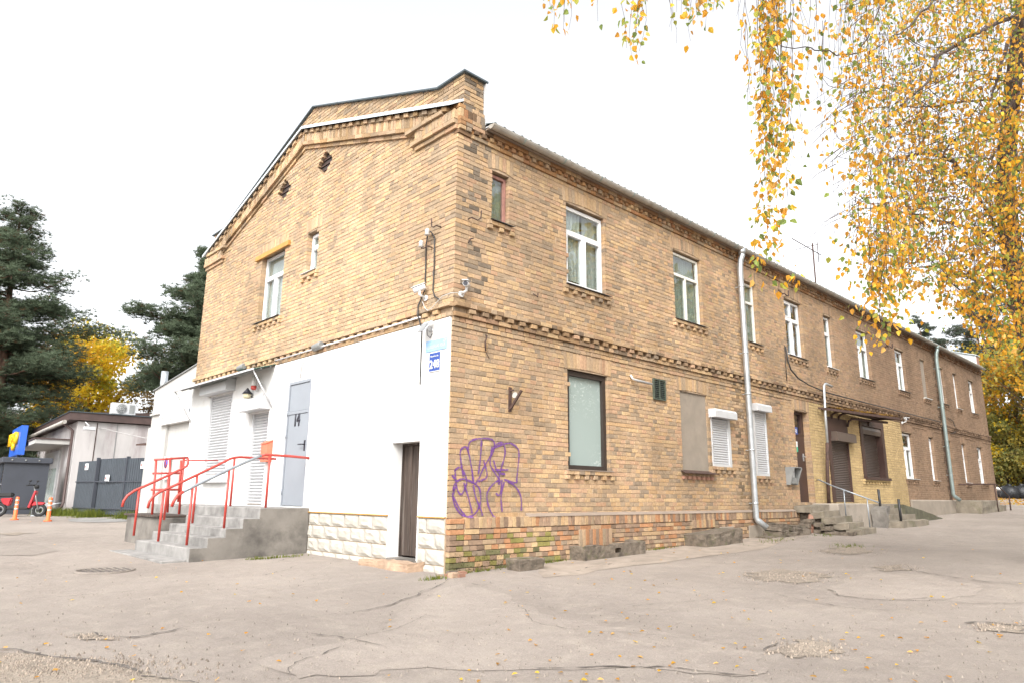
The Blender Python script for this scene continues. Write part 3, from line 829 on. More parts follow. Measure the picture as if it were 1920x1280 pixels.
def curtain(win, fn, a, b, c, d, dep, mat, amp=.02, wl=.09):
    mb = MB(); n = max(6, int((b-a)/.02)); vs = []; fs = []
    for i in range(n+1):
        s = a+(b-a)*i/n; o = -dep-.085+amp*math.sin(2*math.pi*s/wl+math.sin(s*7))
        vs += [fn(s, c, o), fn(s, d, o)]
    fs = [(i*2, i*2+2, i*2+3, i*2+1) for i in range(n)]
    mb.add(vs, fs, True); mb.build('curtain', mat, win)
for a, b, c, d, kd in OR_:
    if kd in ('w1', 'w2', 'w3', 'w5', 'narrow', 'narrow_white', 'pvc', 'pvc_low'):
        win, panes = window(PR, a, b, c, d, kd, .07 if a < 8 else .085)
        sL, sR = a+.08, b-.08
        if kd == 'w1': curtain(win, PR, sL-.05, sR+.05, c+.02, d-.03, .07, MAT['curtain_green'], .006, .3)
        if kd == 'w2':
            curtain(win, PR, sL-.05, (sL+sR)/2-.02, c+.16, d-.03, .07, MAT['curtain']); curtain(win, PR, (sL+sR)/2+.10, sR+.06, c+.02, d-.03, .10, MAT['curtain'], .004, .4)
        if kd == 'w3':
            curtain(win, PR, sL-.05, sL+.36, c+.02, d-.4, .07, MAT['curtain_green']); curtain(win, PR, sL+.42, sR+.05, c+.12, d-.4, .07, MAT['curtain_green'])
            curtain(win, PR, sL-.05, sR+.05, d-.42, d-.03, .09, MAT['curtain_green'], .004, .5)
        if kd in ('narrow',): curtain(win, PR, sL-.05, sR+.05, c+.03, d-.05, .08, MAT['curtain_green'], .01, .12)
        if kd in ('pvc', 'narrow_white') and c > 4: curtain(win, PR, sL+.12, sR+.05, c+.03, d-.2, .09, MAT['curtain_green'], .015, .15)
        if kd == 'pvc_low': curtain(win, PR, sL-.05, sR+.05, c+.03, d-.4, .09, MAT['curtain_green'], .01, .12)
    elif kd == 'boarded':
        mb = MB(); wbox(mb, PR, a, b, c, d, -.2, -.06); o = mb.build('boarded_window', MAT['render_grey'], bld)
        mb = MB(); wbox(mb, PR, a-.06, b+.06, c, c+.02, -.06, .08); mb.build('sill', MAT['sill_white'], o)
    elif kd == 'teal':
        mb = MB(); t = .075
        for e in ((a+.01, a+.01+t, c+.01, d-.01), (b-.01-t, b-.01, c+.01, d-.01), (a+.01+t, b-.01-t, c+.01, c+.01+t), (a+.01+t, b-.01-t, d-.01-t, d-.01)): wbox(mb, PR, *e, -.14, -.05)
        o = mb.build('window', MAT['dark_frame'], bld); tag(o, 'dark framed window with frosted teal film')
        mb = MB(); wbox(mb, PR, a+.08, b-.08, c+.08, d-.08, -.12, -.11); mb.build('pane', MAT['teal_glass'], o)
        mb = MB(); wbox(mb, PR, a-.05, b+.05, c-.004, c+.012, -.1, .06); mb.build('sill', MAT['render_pale'], o)
    elif kd == 'blank':
        mb = MB(); wbox(mb, PR, a-.0, b+.0, c, d+.03, -.2, -.035); o = mb.build('blind_window', MAT['render_grey'], bld); tag(o, 'bricked-up window rendered in grey cement')
        mb = MB(); p = [PR(a-.12, c-.03, .11), PR(b+.12, c-.03, .11), PR(b+.06, c+.025, -.03), PR(a-.06, c+.025, -.03)]
        mb.hexa(p+[tuple(Vector(q)+Vector((0,0,.012))) for q in p]); mb.build('sill', MAT['rust'], o)
        for i in range(7): BR_ = MB(); wbox(BR_, PR, a-.05+i*.165, a+.035+i*.165, c-2*CH+.004, c-CH-.004, 0, .045); BR_.build('corbel_brick', MAT['terracotta'], o)
    elif kd in ('shutter_box', 'shutter_slim'):
        slim = kd == 'shutter_slim'
        mb = MB(); f_ = .09 if not slim else .035
        o_ = -.02 if not slim else .0
        wbox(mb, PR, b-f_, b, c, d, o_-.1, o_+.035); wbox(mb, PR, a, a+.03, c, d, o_-.1, o_+.035); wbox(mb, PR, a+.03, b-f_, c, c+.05, o_-.1, o_+.03)
        o = mb.build('window_shutter', MAT['white_paint'], bld); tag(o, 'narrow white roller shutter' if slim else 'short white roller shutter with wide frame')
        z = c+.05; i = 0
        while z < d-.02:
            mb = MB(); z2 = min(z+.048, d); vs = [(o_-.02, z), (o_+.006, z+.004), (o_+.014, (z+z2)/2), (o_+.006, z2-.004), (o_-.02, z2)]
            mb.prism(vs, 1, lambda p, q, t: PR(a+.03+t*(b-f_-a-.03), q, p)); mb.build('slat', MAT['shutter'], o); z = z2
        mb = MB(); bx = [(-.02, d-.01), (.17, d-.01), (.17, d+.12), (.14, d+.16), (-.02, d+.16)] if not slim else [(-.02, d), (.17, d), (.17, d+.12), (.14, d+.16), (-.02, d+.16)]
        mb.prism(bx, 1, lambda p, q, t: PR(a-.06+t*(b-a+.1), q, p)); mb.build('shutter_box', MAT['white_paint'], o)
    elif kd == 'door_brown':
        mb = MB(); wbox(mb, PR, a+.01, b-.01, c, c+(d-c)*.735, -.2, -.14); o = mb.build('door', MAT['brown_metal'], bld); tag(o, 'brown metal door with glazed light above')
        mb = MB(); z = c+(d-c)*.735
        for e in ((a+.01, a+.07, z, d), (b-.16, b-.01, z, d), (a+.07, b-.16, z, z+.05), (a+.07, b-.16, d-.06, d)): wbox(mb, PR, *e, -.2, -.13)
        mb.build('frame', MAT['brown_metal'], o)
        mb = MB(); wbox(mb, PR, a+.06, b-.15, z+.04, d-.05, -.175, -.17); mb.build('pane', MAT['glass'], o)
        mb = MB(); wbox(mb, PR, a+.12, a+.42, z+.02, z+.19, -.13, -.125); pl = mb.build('number_plate', MAT['sign_blue'], o)
        text('lettering', '1-8', PR(a+.19, z+.055, -.1245), (1,0,0), (0,0,1), .17, .095, MAT['white'], o, .003)
        mb = MB(); wbox(mb, PR, b-.16, b-.11, c+.98, c+1.16, -.14, -.125); mb.tube([PR(b-.135, c+1.08, -.125), PR(b-.135, c+1.08, -.07), PR(b-.27, c+1.08, -.07)], .011, 8); mb.build('handle', MAT['galv'], o)
        mb = MB(); wbox(mb, PR, a+.17, a+.38, c+1.33-.02, c+1.44, -.14, -.136); mb.build('notice', MAT['white'], o)
        mb = MB(); wbox(mb, PR, a+.17, a+.38, c+1.19, c+1.308, -.14, -.136); mb.build('notice', simple('green_notice', (.05,.42,.25), .5), o)
    elif kd == 'door_far':
        mb = MB(); wbox(mb, PR, a+.01, b-.01, c, d, -.22, -.16); o = mb.build('door', MAT['brown_metal'], bld); tag(o, 'dark far door behind the greenish drainpipe')
        mb = MB(); wbox(mb, PR, b-.16, b-.11, c+.98, c+1.12, -.16, -.14); mb.tube([PR(b-.135, c+1.05, -.14), PR(b-.135, c+1.05, -.09), PR(b-.26, c+1.05, -.09)], .012, 8); mb.build('handle', MAT['galv'], o)
    elif kd == 'door_roller':
        mb = MB(); wbox(mb, PR, a, a+.17, c, d, -.1, .03); wbox(mb, PR, b-.02, b+.0, c, d-.5, -.1, .02); wbox(mb, PR, a+.17, b, d-.52, d, -.1, .028)
        o = mb.build('shutter_door', MAT['brown_metal'], bld); tag(o, 'brown roller shutter door in a dark red surround')
        z = c
        while z < d-.56:
            z2 = z+.045; mb = MB(); mb.prism([(-.08, z), (-.045, z+.003), (-.03, z+.022), (-.045, z2-.003), (-.08, z2)], 1, lambda p, q, t: PR(a+.17+t*(b-a-.19), q, p)); mb.build('slat', MAT['brown_slat'], o); z = z2
        mb = MB(); mb.prism([(-.02, d-.62), (.19, d-.62), (.19, d-.42), (.15, d-.38), (-.02, d-.38)], 1, lambda p, q, t: PR(a+.2+t*(b-a-.08), q, p)); mb.build('shutter_box', MAT['brown_slat'], o)
    elif kd == 'big_roller':
        mb = MB(); t = .20
        wbox(mb, PR, a, a+t, c, d, -.18, .03); wbox(mb, PR, b-t, b, c, d, -.18, .03); wbox(mb, PR, a+t, b-t, d-t, d, -.18, .031); wbox(mb, PR, a-.03, b+.03, c-.02, c+.05, -.12, .10)
        o = mb.build('shutter_window', MAT['brown_metal'], bld); tag(o, 'brown roller shutter window in a broad dark red frame')
        z = c+.05
        while z < d-.45:
            z2 = z+.045; mb = MB(); mb.prism([(-.18, z), (-.145, z+.003), (-.13, z+.022), (-.145, z2-.003), (-.18, z2)], 1, lambda p, q, t_: PR(a+t+t_*(b-a-2*t), q, p)); mb.build('slat', MAT['brown_slat'], o); z = z2
        mb = MB(); mb.prism([(-.16, d-.42), (.0, d-.42), (.02, d-.3), (.0, d-.21), (-.16, d-.21)], 1, lambda p, q, t_: PR(a+t+.003+t_*(b-a-2*t-.006), q, p)); mb.build('shutter_box', MAT['brown_slat'], o)
for a, b, c, d, kd in OG_:
    win, panes = window(PG, a, b, c, d, 'g1' if kd == 'g1' else 'narrow_white', .10)
    curtain(win, PG, a+.03, b-.03, c+.03, d-.03, .09, MAT['curtain'], .01, .2)
mb = MB(); wbox(mb, PG, 5.20, 6.72, snap(6.22)-.045, snap(6.22)+.05, .004, .055); mb.build('lintel_board', MAT['wood_orange'], bld)
for c, z, w_, h_ in DIA:
    mb = MB(); mb.add([PG(c-w_, z, -.075), PG(c, z-h_, -.075), PG(c+w_, z, -.075), PG(c, z+h_, -.075)], [(0,1,2,3)])
    o = mb.build('attic_vent', MAT['dark_frame'], bld)
    for i in range(5):
        t = -.8+.4*i; hw = w_*(1-abs(t))*.96
        if hw > .03:
            mb = MB(); mb.bar(PG(c-hw, z+t*h_, -.06), PG(c+hw, z+t*h_, -.06), .012, .03); mb.build('slat', MAT['brown_metal'], o)

# ---- doors and shutters in the white plaster
mb = MB(); y0, y1, z0, z1 = GL[1]; wbox(mb, PG, y0+.0, y0+.05, z0, z1, -.05, .034); wbox(mb, PG, y1-.05, y1, z0, z1, -.05, .034); wbox(mb, PG, y0+.05, y1-.05, z1-.05, z1, -.05, .034); wbox(mb, PG, y0+.05, y1-.05, z1-.60, z1-.55, -.05, .032)
d14 = mb.build('door', MAT['grey_door'], bld); tag(d14, 'tall pale grey metal door numbered 14')
mb = MB(); wbox(mb, PG, y0+.055, y1-.055, z0+.01, z1-.605, -.04, .018); wbox(mb, PG, y0+.055, y1-.055, z1-.545, z1-.055, -.04, .016); mb.build('door_leaf', MAT['grey_door'], d14, bevel=.004)
text('lettering', '14', PG(y0+.53, z0+1.40, .0185), (0,-1,0), (0,0,1), .19, .26, MAT['letter_black'], d14, .012, .02)
mb = MB(); wbox(mb, PG, y0+.09, y0+.13, z0+.95, z0+1.13, .018, .028); mb.tube([PG(y0+.11, z0+1.06, .028), PG(y0+.11, z0+1.06, .08), PG(y0+.24, z0+1.06, .08)], .011, 8); mb.build('handle', MAT['letter_black'], d14)
for z in (.25, 1.25, 1.65):
    mb = MB(); mb.tube([PG(y1-.03, z0+z-.05, .04), PG(y1-.03, z0+z+.05, .04)], .013, 8); mb.build('hinge', MAT['grey_door'], d14)
for (y0, y1, z0, z1, o_, bz, lab, lead) in ((*GL[2], -.06, .24, 'white roller shutter over the shop door', .06), (*GL[3], -.0, .26, 'wide white roller shutter over the shop window', .16)):
    mb = MB(); wbox(mb, PG, y0+.025, y0+.09, z0, z1, o_-.12, o_+.02); wbox(mb, PG, y1-.09, y1-.025, z0, z1, o_-.12, o_+.02); wbox(mb, PG, y0+.09, y1-.09, z1-.05, z1, o_-.12, o_-.02); o = mb.build('roller_shutter', MAT['white_paint'], bld); tag(o, lab)
    z = z0; st = .06
    while z < z1-.01:
        z2 = min(z+st, z1); mb = MB(); mb.prism([(o_-.06, z), (o_-.03, z+.004), (o_-.008, (z+z2)/2), (o_-.03, z2-.004), (o_-.06, z2)], 1, lambda p, q, t: PG(y0+.09+t*(y1-y0-.18), q, p)); mb.build('slat', MAT['shutter'], o); z = z2
    mb = MB(); mb.prism([(.028, z1), (.24, z1), (.24, z1+bz*.7), (.20, z1+bz), (.028, z1+bz)], 1, lambda p, q, t: PG(y0-lead*.4+t*(y1-y0+lead), q, p)); mb.build('shutter_box', MAT['white_paint'], o, bevel=.006)
mb = MB(); wbox(mb, PG, 7.15, 8.45, 1.58, 1.63, .028, .16); mb.build('ledge', MAT['white_paint'], bld)
# weathered plank door, set deep, on its stone step
y0, y1, z0, z1 = GL[0]; z0 = .50
mb = MB(); wbox(mb, PG, y0, y0+.035, z0, z1, -.235, -.16); wbox(mb, PG, y1-.035, y1, z0, z1, -.235, -.16); wbox(mb, PG, y0+.035, y1-.035, z1-.05, z1, -.235, -.16)
wd = mb.build('plank_door', MAT['wood_dark'], bld); tag(wd, 'small weathered dark plank door')
n_ = 6
for i in range(n_):
    a = y0+.04+(y1-y0-.08)*i/n_; mb = MB(); wbox(mb, PG, a+.003, a+(y1-y0-.08)/n_-.003, z0+.015, z1-.055, -.225, -.185+rng.uniform(-.004, .004)); mb.build('plank', MAT['wood_dark'], wd)
mb = MB(); wbox(mb, PG, y0-.0, y1+.0, .3, .49, -.24, .03); mb.build('threshold', MAT['concrete_side'], bld)

# graffiti: sprayed lines lying on the bricks, read from the photo in wall coordinates
GR = [
 [(847,890),(855,905),(848,930),(857,955),(872,968),(890,962),(900,940),(898,915),(884,903),(866,897),(852,906),(849,920)],
 [(852,880),(864,876),(874,898),(872,912),(864,926),(856,914),(852,880)],
 [(868,893),(862,850),(868,838),(876,842),(884,880),(886,905)],
 [(876,845),(880,828),(894,822),(918,822),(926,830),(924,846),(914,862),(904,880),(896,898),(888,905),(884,880)],
 [(902,824),(900,856),(896,888)], [(906,862),(912,892),(896,902)],
 [(922,836),(918,868),(926,884),(936,900),(934,908)], [(920,846),(930,832),(942,830),(946,846),(942,866),(936,886),(934,906)],
 [(926,838),(952,830),(968,838),(972,852),(968,894),(966,904),(944,898)], [(926,880),(952,880)], [(924,862),(932,884),(946,888)],
 [(936,898),(922,908),(912,924),(914,946),(924,968)], [(940,898),(936,926),(928,924)], [(944,902),(938,930),(940,958)],
 [(950,902),(964,910),(975,930),(976,956)], [(886,908),(890,930),(900,954),(903,966)], [(868,904),(878,936),(884,962)], [(848,930),(860,952),(872,968)]]
mb = MB()
def wallpt(px, py):
    d = ray(px, py); t = (0-CAM[1])/d[1]; q = CAM+d*t; return (q[0], q[2])
for st in GR:
    P = [Vector(wallpt(*p)) for p in st]
    pts = []
    for i in range(len(P)-1):                           # Catmull-Rom
        p0, p1, p2, p3 = P[max(i-1, 0)], P[i], P[i+1], P[min(i+2, len(P)-1)]
        for j in range(6):
            t = j/6; pts.append(.5*((2*p1)+(p2-p0)*t+(2*p0-5*p1+4*p2-p3)*t*t+(3*p1-p0-3*p2+p3)*t**3))
    pts.append(P[-1]); vs = []; fs = []
    for i, p in enumerate(pts):
        d = (pts[min(i+1, len(pts)-1)]-pts[max(i-1, 0)]).normalized(); nn = Vector((-d.y, d.x))*(.0125+.003*math.sin(i*.8))
        for sgn in (1, -1):
            q = p+nn*sgn; o = .0085 + (.066 if q.y < 1.075 and q.x > .26 else 0)
            vs.append(PR(q.x, q.y, o+.0006*GR.index(st)))
    fs = [(i*2, i*2+1, i*2+3, i*2+2) for i in range(len(pts)-1)]
    mb.add(vs, fs)
m, n, b = nodes('spray_paint'); z = noise(n, 60, 4, .7, coords(n)); r_ = ramp(n, z.outputs[0], [(.36, 0.0), (.50, 1.0)])
b.inputs['Base Color'].default_value = (.13,.045,.21,1); b.inputs['Roughness'].default_value = .7; L(n, r_.outputs[0], b.inputs['Alpha'])
tag(mb.build('graffiti', m, bld), 'purple sprayed bubble-letter graffiti')
# ================================================================== SIGNS, LAMPS AND CABLES ON THE WALLS
def gpt(y, z, o=0): return (-o, y, z)
# house number plate
s = thing('house_number_sign', (-.03, .32, 3.05), 'dark blue house number plate reading 248 on the white corner wall', 'sign')
mb = MB(); wbox(mb, PG, .19, .45, 3.05, 3.325, .03, .045); mb.build('plate', MAT['white'], s)
mb = MB(); wbox(mb, PG, .20, .44, 3.06, 3.315, .045, .048); mb.build('enamel_face', MAT['sign_blue'], s)
text('lettering', '248', PG(.432, 3.09, .0485), (0,-1,0), (0,0,1), .222, .125, MAT['white'], s, .002, .03)
text('lettering', 'Hipokrāta iela', PG(.415, 3.25, .0485), (0,-1,0), (0,0,1), .18, .03, MAT['white'], s, .002, .01)
s = thing('street_sign', (-.03, .3, 3.33), 'faded pale blue street name plate above the house number', 'sign')
mb = MB(); wbox(mb, PG, .07, .54, 3.345, 3.50, .03, .042); mb.build('plate', MAT['sign_pale'], s)
text('lettering', 'KULDĪGAS IELA', PG(.515, 3.385, .0425), (0,-1,0), (0,0,1), .42, .06, MAT['reflect'], s, .002)
# floodlight
s = thing('floodlight', (-.03, .4, 3.6), 'square white floodlight above the faded blue sign', 'floodlight')
mb = MB(); P0 = Vector((-.20, .44, 3.66))
a = [(-.23,.52,3.59),(-.23,.36,3.59),(-.12,.34,3.75),(-.12,.54,3.75)]; b = [(x+.05, y, z+.035) for x, y, z in a]
mb.hexa(a+b); mb.build('housing', MAT['white_paint'], s, bevel=.008)
mb = MB(); q = [(-.2345,.50,3.60),(-.2345,.38,3.60),(-.135,.36,3.74),(-.135,.52,3.74)]; mb.hexa([(x-.004, y, z-.002) for x, y, z in q]+q); mb.build('lens', MAT['galv'], s)
mb = MB(); mb.bar((-.03,.44,3.66), (-.13,.44,3.68), .025, .05); mb.bar((-.035,.40,3.66), (-.035,.48,3.66), .02, .06); mb.build('bracket', MAT['white_paint'], s)
mb = MB(); mb.tube([(-.13,.41,3.64), (-.13,.40,3.56), (-.07,.41,3.53), (-.03,.42,3.6)], .006, 6); mb.build('cable', MAT['cable'], s)
# security cameras
def camera(base, aim, label, dark):
    s = thing('security_camera', base, label, 'security camera', 'security cameras on the brick building')
    b = Vector(base); n = Vector((-1,0,0)) if abs(base[0]) < .12 and base[1] > .05 else Vector((0,-1,0))
    j = b+n*.13+Vector((0,0,.03)); d = Vector(aim).normalized(); h = j+Vector((0,0,.09))
    mb = MB(); mb.tube([b, b+n*.03], .045, 12); mb.tube([b+n*.03, j, h], .02, 8); mb.build('mount', MAT['white'], s)
    mb = MB(); mb.tube([h-d*.09, h-d*.085, h+d*.09, h+d*.095], [.03,.04,.042,.038], 14); o = mb.build('body', MAT['white'], s)
    mb = MB(); mb.tube([h+d*.09, h+d*.10], [.036,.034], 14); mb.build('lens', MAT['letter_black'], s)
    mb = MB(); u = d.cross(Vector((0,0,1))).normalized(); k = h+Vector((0,0,.045))
    mb.hexa([k-d*.09-u*.045, k-d*.09+u*.045, k+d*.13+u*.045, k+d*.13-u*.045]+[p+Vector((0,0,.008)) for p in (k-d*.09-u*.04, k-d*.09+u*.04, k+d*.13+u*.04, k+d*.13-u*.04)]); mb.build('sunshield', MAT['white'], s)
camera((0, .62, 4.17), (-.6, .8, -.35), 'white security camera on the gable face pointing left', False)
camera((.13, 0, 4.13), (-.72, -.6, -.12), 'black-faced security camera on the brick corner pointing at the viewer', True)
camera((18.3, 0, 3.72), (-.5, -.8, -.2), 'tiny white security camera over the yellow brick shop front', True)
# cables and insulators by the corner
def cable(pts, r, label, mat='cable', n=6):
    mb = MB(); mb.tube(pts, r, n); return tag(mb.build('cable', MAT[mat], None), label, 'cable')
c = cable([(-.02,.50,5.13), (-.05,.53,5.18), (-.04,.60,5.12), (-.03,.64,5.0), (-.02,.645,4.7), (-.02,.645,4.3), (-.09,.70,4.05), (-.10,.68,3.9), (-.035,.66,3.7), (-.03,.66,2.9)], .011, 'long black cable dropping down the gable beside the white camera')
cable([(-.03,.50,5.13), (-.03,.44,5.06), (-.02,.44,4.6), (-.02,.45,4.25), (-.02,.40,4.15), (-.09,.20,4.05)], .011, 'shorter black cable loop nearest the brick corner on the gable')
cable([(-.09,.60,4.10), (-.10,.52,3.98), (-.10,.44,3.93), (-.10,.36,3.95), (-.10,.12,4.08), (-.08,-.04,4.10), (.10,-.08,4.13)], .006, 'white cable looping between the two corner cameras', 'reflect')
s = thing('insulator_bracket', (0, .5, 5.0), 'iron hooks with two porcelain insulators high on the gable corner', 'bracket')
mb = MB(); mb.tube([(0,.33,5.20), (-.09,.33,5.20), (-.12,.36,5.17), (-.12,.40,5.20), (-.12,.41,5.32)], .010, 6); mb.build('hook', MAT['rust'], s)
mb = MB(); mb.tube([(0,.52,4.93), (-.09,.52,4.93), (-.12,.58,4.90), (-.12,.63,4.92), (-.12,.64,5.02)], .010, 6); mb.build('hook', MAT['rust'], s)
for y, z in ((.50, 5.13), (.64, 4.98)):
    mb = MB(); mb.lathe((-.12, y, z), [(.02,-.05), (.045,-.04), (.03,0), (.04,.03), (.02,.06)], 10); mb.build('insulator', MAT['reflect'], s)
for i, (x, z) in enumerate(((.34, 5.30), (.20, 4.98))):
    mb = MB(); mb.tube([(x-.10,0,z), (x-.10,-.09,z), (x-.02,-.12,z-.03), (x+.04,-.12,z+.02), (x+.05,-.12,z+.14)] if i == 0 else [(x+.08,0,z+.02), (x+.06,-.10,z), (x,-.12,z-.03), (x-.05,-.12,z-.10)], .010, 6)
    tag(mb.build('iron_hook', MAT['rust'], None), ('upper' if i == 0 else 'lower')+' bent iron hook left of the small upstairs window', 'hook')
mb = MB(); mb.tube([(.62,0,3.62), (.60,-.05,3.60), (.57,-.05,3.5), (.58,-.05,3.38)], .012, 6); mb.tube([(.58,-.05,3.38), (.66,-.04,3.28)], .005, 5)
tag(mb.build('iron_hook', MAT['rust'], None), 'short iron hook under the string course near the corner', 'hook')
mb = MB(); mb.tube([(1.6,0,4.45), (1.62,-.04,4.42), (1.66,-.04,4.40), (1.68,-.03,4.47)], .008, 6); tag(mb.build('iron_hook', MAT['rust'], None), 'tiny iron hook on the upstairs brickwork left of the large white window', 'hook')
# V-shaped rusty bracket
s = thing('wall_bracket', (1.10, 0, 2.57), 'rusty V-shaped iron bracket on the brick wall above the graffiti', 'bracket')
mb = MB(); wbox(mb, PR, 1.085, 1.135, 2.56, 2.92, 0, .02); mb.build('plate', MAT['rust'], s)
mb = MB(); mb.bar((1.11,-.02,2.60), (1.16,-.20,2.86), .035, .03); mb.bar((1.11,-.02,2.87), (1.13,-.07,2.875), .03, .02); mb.build('arm', MAT['rust'], s)
mb = MB(); mb.tube([(1.135,-.075,2.80), (1.155,-.075,2.80)], .045, 12); mb.build('insulator', MAT['reflect'], s)
# rod, louvre, intercom box, conduit
mb = MB(); mb.tube([(4.06,-.02,3.47), (4.06,-.06,3.40), (4.12,-.07,3.385), (4.64,-.07,3.37)], .02, 8); tag(mb.build('white_pipe', MAT['white_paint'], None), 'short white pipe sticking out beside the louvred vent', 'pipe')
s = thing('vent_grille', (4.93, 0, 3.1), 'dark green louvred vent grille on the brick wall', 'vent')
mb = MB()
for e in ((4.74,4.77,3.11,3.50), (5.10,5.13,3.11,3.50), (4.77,5.10,3.11,3.135), (4.77,5.10,3.475,3.50), (4.925,4.945,3.135,3.475)): wbox(mb, PR, *e, 0, .035)
mb.build('frame', simple('dark_green_paint', (.06,.075,.055), .6), s)
for i in range(9):
    z = 3.15+i*.036; mb = MB(); mb.hexa([(4.77,-.03,z),(5.10,-.03,z),(5.10,-.008,z+.02),(4.77,-.008,z+.02),(4.77,-.03,z+.005),(5.10,-.03,z+.005),(5.10,-.008,z+.025),(4.77,-.008,z+.025)]); mb.build('louvre', simple('louvre_green', (.045,.058,.046), .6) if i == 0 else bpy.data.materials['louvre_green'], s)
mb = MB(); wbox(mb, PR, 4.77, 5.10, 3.135, 3.475, -.005, .004); mb.build('backing', MAT['letter_black'], s)
s = thing('intercom', (10.1, 0, 1.67), 'grey hooded intercom box on bricks left of the brown door', 'intercom')
GREY = simple('grey_box_metal', (.24,.245,.24), .5, .2, var=.15)
mb = MB(); mb.prism([(0,1.66),(.10,1.66),(.12,1.75),(.22,2.03),(.20,2.06),(0,2.06)], 1, lambda a, b, t: (9.90+t*.02, -a, b)); mb.prism([(0,1.66),(.10,1.66),(.12,1.75),(.22,2.03),(.20,2.06),(0,2.06)], 1, lambda a, b, t: (10.28+t*.02, -a, b))
mb.box(9.92, 10.28, -.21, 0, 2.04, 2.06); mb.box(9.92, 10.28, -.03, -.005, 1.67, 2.04); mb.build('hood', GREY, s)
mb = MB(); mb.box(9.98, 10.22, -.11, -.031, 1.69, 1.82); mb.build('base', GREY, s)
mb = MB(); mb.box(10.02, 10.17, -.09, -.031, 1.83, 1.99); mb.build('panel', MAT['white_paint'], s)
s = thing('conduit', (12.15, -.06, 1.25), 'galvanised cable conduit with a hooked top between brown door and shop', 'pipe')
mb = MB(); mb.tube([(12.0,-.16,2.7), (12.06,-.15,3.5), (12.10,-.16,4.12)]+[Vector((12.26,-.16,4.12))+Vector((-.16*math.cos(a), 0, .13*math.sin(a))) for a in (.4,.8,1.2,1.57)]+[(12.60,-.16,4.22)], .033, 10); mb.build('tube', MAT['galv'], s)
mb = MB(); mb.tube([(11.93,-.10,1.24), (11.95,-.12,2.0), (12.0,-.16,2.72)], .042, 10); mb.build('tube', MAT['rust'], s)
cable([(10.35,-.03,4.95), (10.38,-.05,4.6), (10.45,-.07,4.40), (10.75,-.10,4.22), (11.3,-.11,4.12), (12.3,-.11,4.04), (14.5,-.12,4.03), (18,-.12,4.03), (22,-.12,4.03)], .018, 'thick black cable sagging from a window to the string course')
cable([(10.30,-.03,4.98), (10.26,-.04,4.5), (10.28,-.03,4.1)], .009, 'thin black cable hanging below the thick cable end')
cable([(23.3,-.03,4.3), (23.9,-.05,4.22), (24.1,-.05,4.0), (24.0,-.05,3.8), (23.5,-.04,3.72)], .012, 'loose black cable loop beyond the far drainpipe')
for x, z, lb in ((10.25, 6.24, 'iron insulator hook beside the leaf-hidden upstairs window'), (17.5, 6.05, 'iron insulator hook between two far upstairs windows')):
    mb = MB(); mb.tube([(x,0,z), (x,-.15,z), (x+.05,-.18,z-.05), (x+.15,-.18,z-.04), (x+.17,-.18,z+.1)], .018, 6); mb.tube([(x-.2,-.1,z+.05), (x,-.1,z)], .014, 6); tag(mb.build('iron_hook', MAT['rust'], None), lb, 'hook')
# broken iron canopy over the shop door
s = thing('iron_canopy', (15, -.5, 3.6), 'rusty broken canopy frame full of fallen leaves over the brown shop door', 'canopy')
mb = MB(); mb.bar((11.9,-.05,3.60), (11.9,-.16,3.58), .04); mb.build('beam', MAT['rust'], s)
mb = MB(); mb.bar((11.9,-.14,3.58), (15.5,-.80,3.56), .055); mb.build('beam', MAT['rust'], s)
mb = MB(); mb.bar((15.6,-.05,3.60), (15.48,-.80,3.56), .04); mb.build('beam', MAT['rust'], s)
for x in (12.75, 13.2, 15.3):
    mb = MB(); mb.tube([(x,-.02,3.40), (x,-.05,3.50), (x,-.14,3.56), (x,-.14-(x-11.9)*.18,3.57)], .028, 8); mb.build('bracket', MAT['rust'], s)
mb = MB(); mb.tube([(13.7,-.05,3.26), (13.7,-.10,3.40), (13.76,-.16,3.47), (15.3,-.55,3.46)], .03, 8); mb.build('bracket', MAT['rust'], s)
mb = MB(); mb.hexa([(12.1,-.19,3.607),(15.5,-.80,3.59),(15.55,-.02,3.615),(12.1,-.02,3.615),(12.1,-.19,3.617),(15.5,-.80,3.60),(15.55,-.02,3.625),(12.1,-.02,3.625)]); mb.build('roof_sheet', MAT['rust'], s)
v = []; f = []; cc = []
for i in range(420):
    x = 12.3+rng.random()*3.2; y = -(.15+(x-12.1)*.18)*rng.random()**.4; z = 3.622+rng.random()*.05; a = rng.random()*6.28; r = rng.uniform(.03,.06)
    b0 = len(v); v += [(x+r*math.cos(a+k*1.57), y+r*math.sin(a+k*1.57), z+rng.normal(0,.015)) for k in range(4)]; f.append([b0,b0+1,b0+2,b0+3]); cc += [rng.choice([(.42,.26,.06),(.30,.17,.06),(.20,.12,.06)])]*4
o = np_mesh('leaf_litter', v, f, MAT['leaf'], s, cc); o['kind'] = 'stuff'
# ---- canopy over the white shop entrance, lamps, letter box
s = thing('shop_canopy', (-.3, 7.5, 3.6), 'narrow lean-to canopy of green sheet over the white roller shutters', 'canopy')
mb = MB(); p = [(-.46,5.36,3.66),(-.46,9.62,3.66),(-.03,9.62,3.80),(-.03,5.36,3.80)]; mb.hexa(p+[tuple(Vector(q)+Vector((0,0,.014))) for q in p]); mb.build('roof_sheet', simple('green_canopy_sheet', (.045,.11,.085), .5, var=.2), s)
mb = MB(); mb.bar((-.47,5.34,3.66), (-.47,9.64,3.66), .022, .035); mb.build('bar', MAT['white_paint'], s)
for x, z in ((-.3,3.70), (-.12,3.755)): mb = MB(); mb.bar((x,5.38,z), (x,9.6,z), .03, .035); mb.build('purlin', GREY, s)
for y in (5.40, 9.58):
    mb = MB(); mb.tube([(-.45,y,3.65), (-.03,y-.05,2.95)], .014, 8); mb.build('strut', MAT['white_paint'], s)
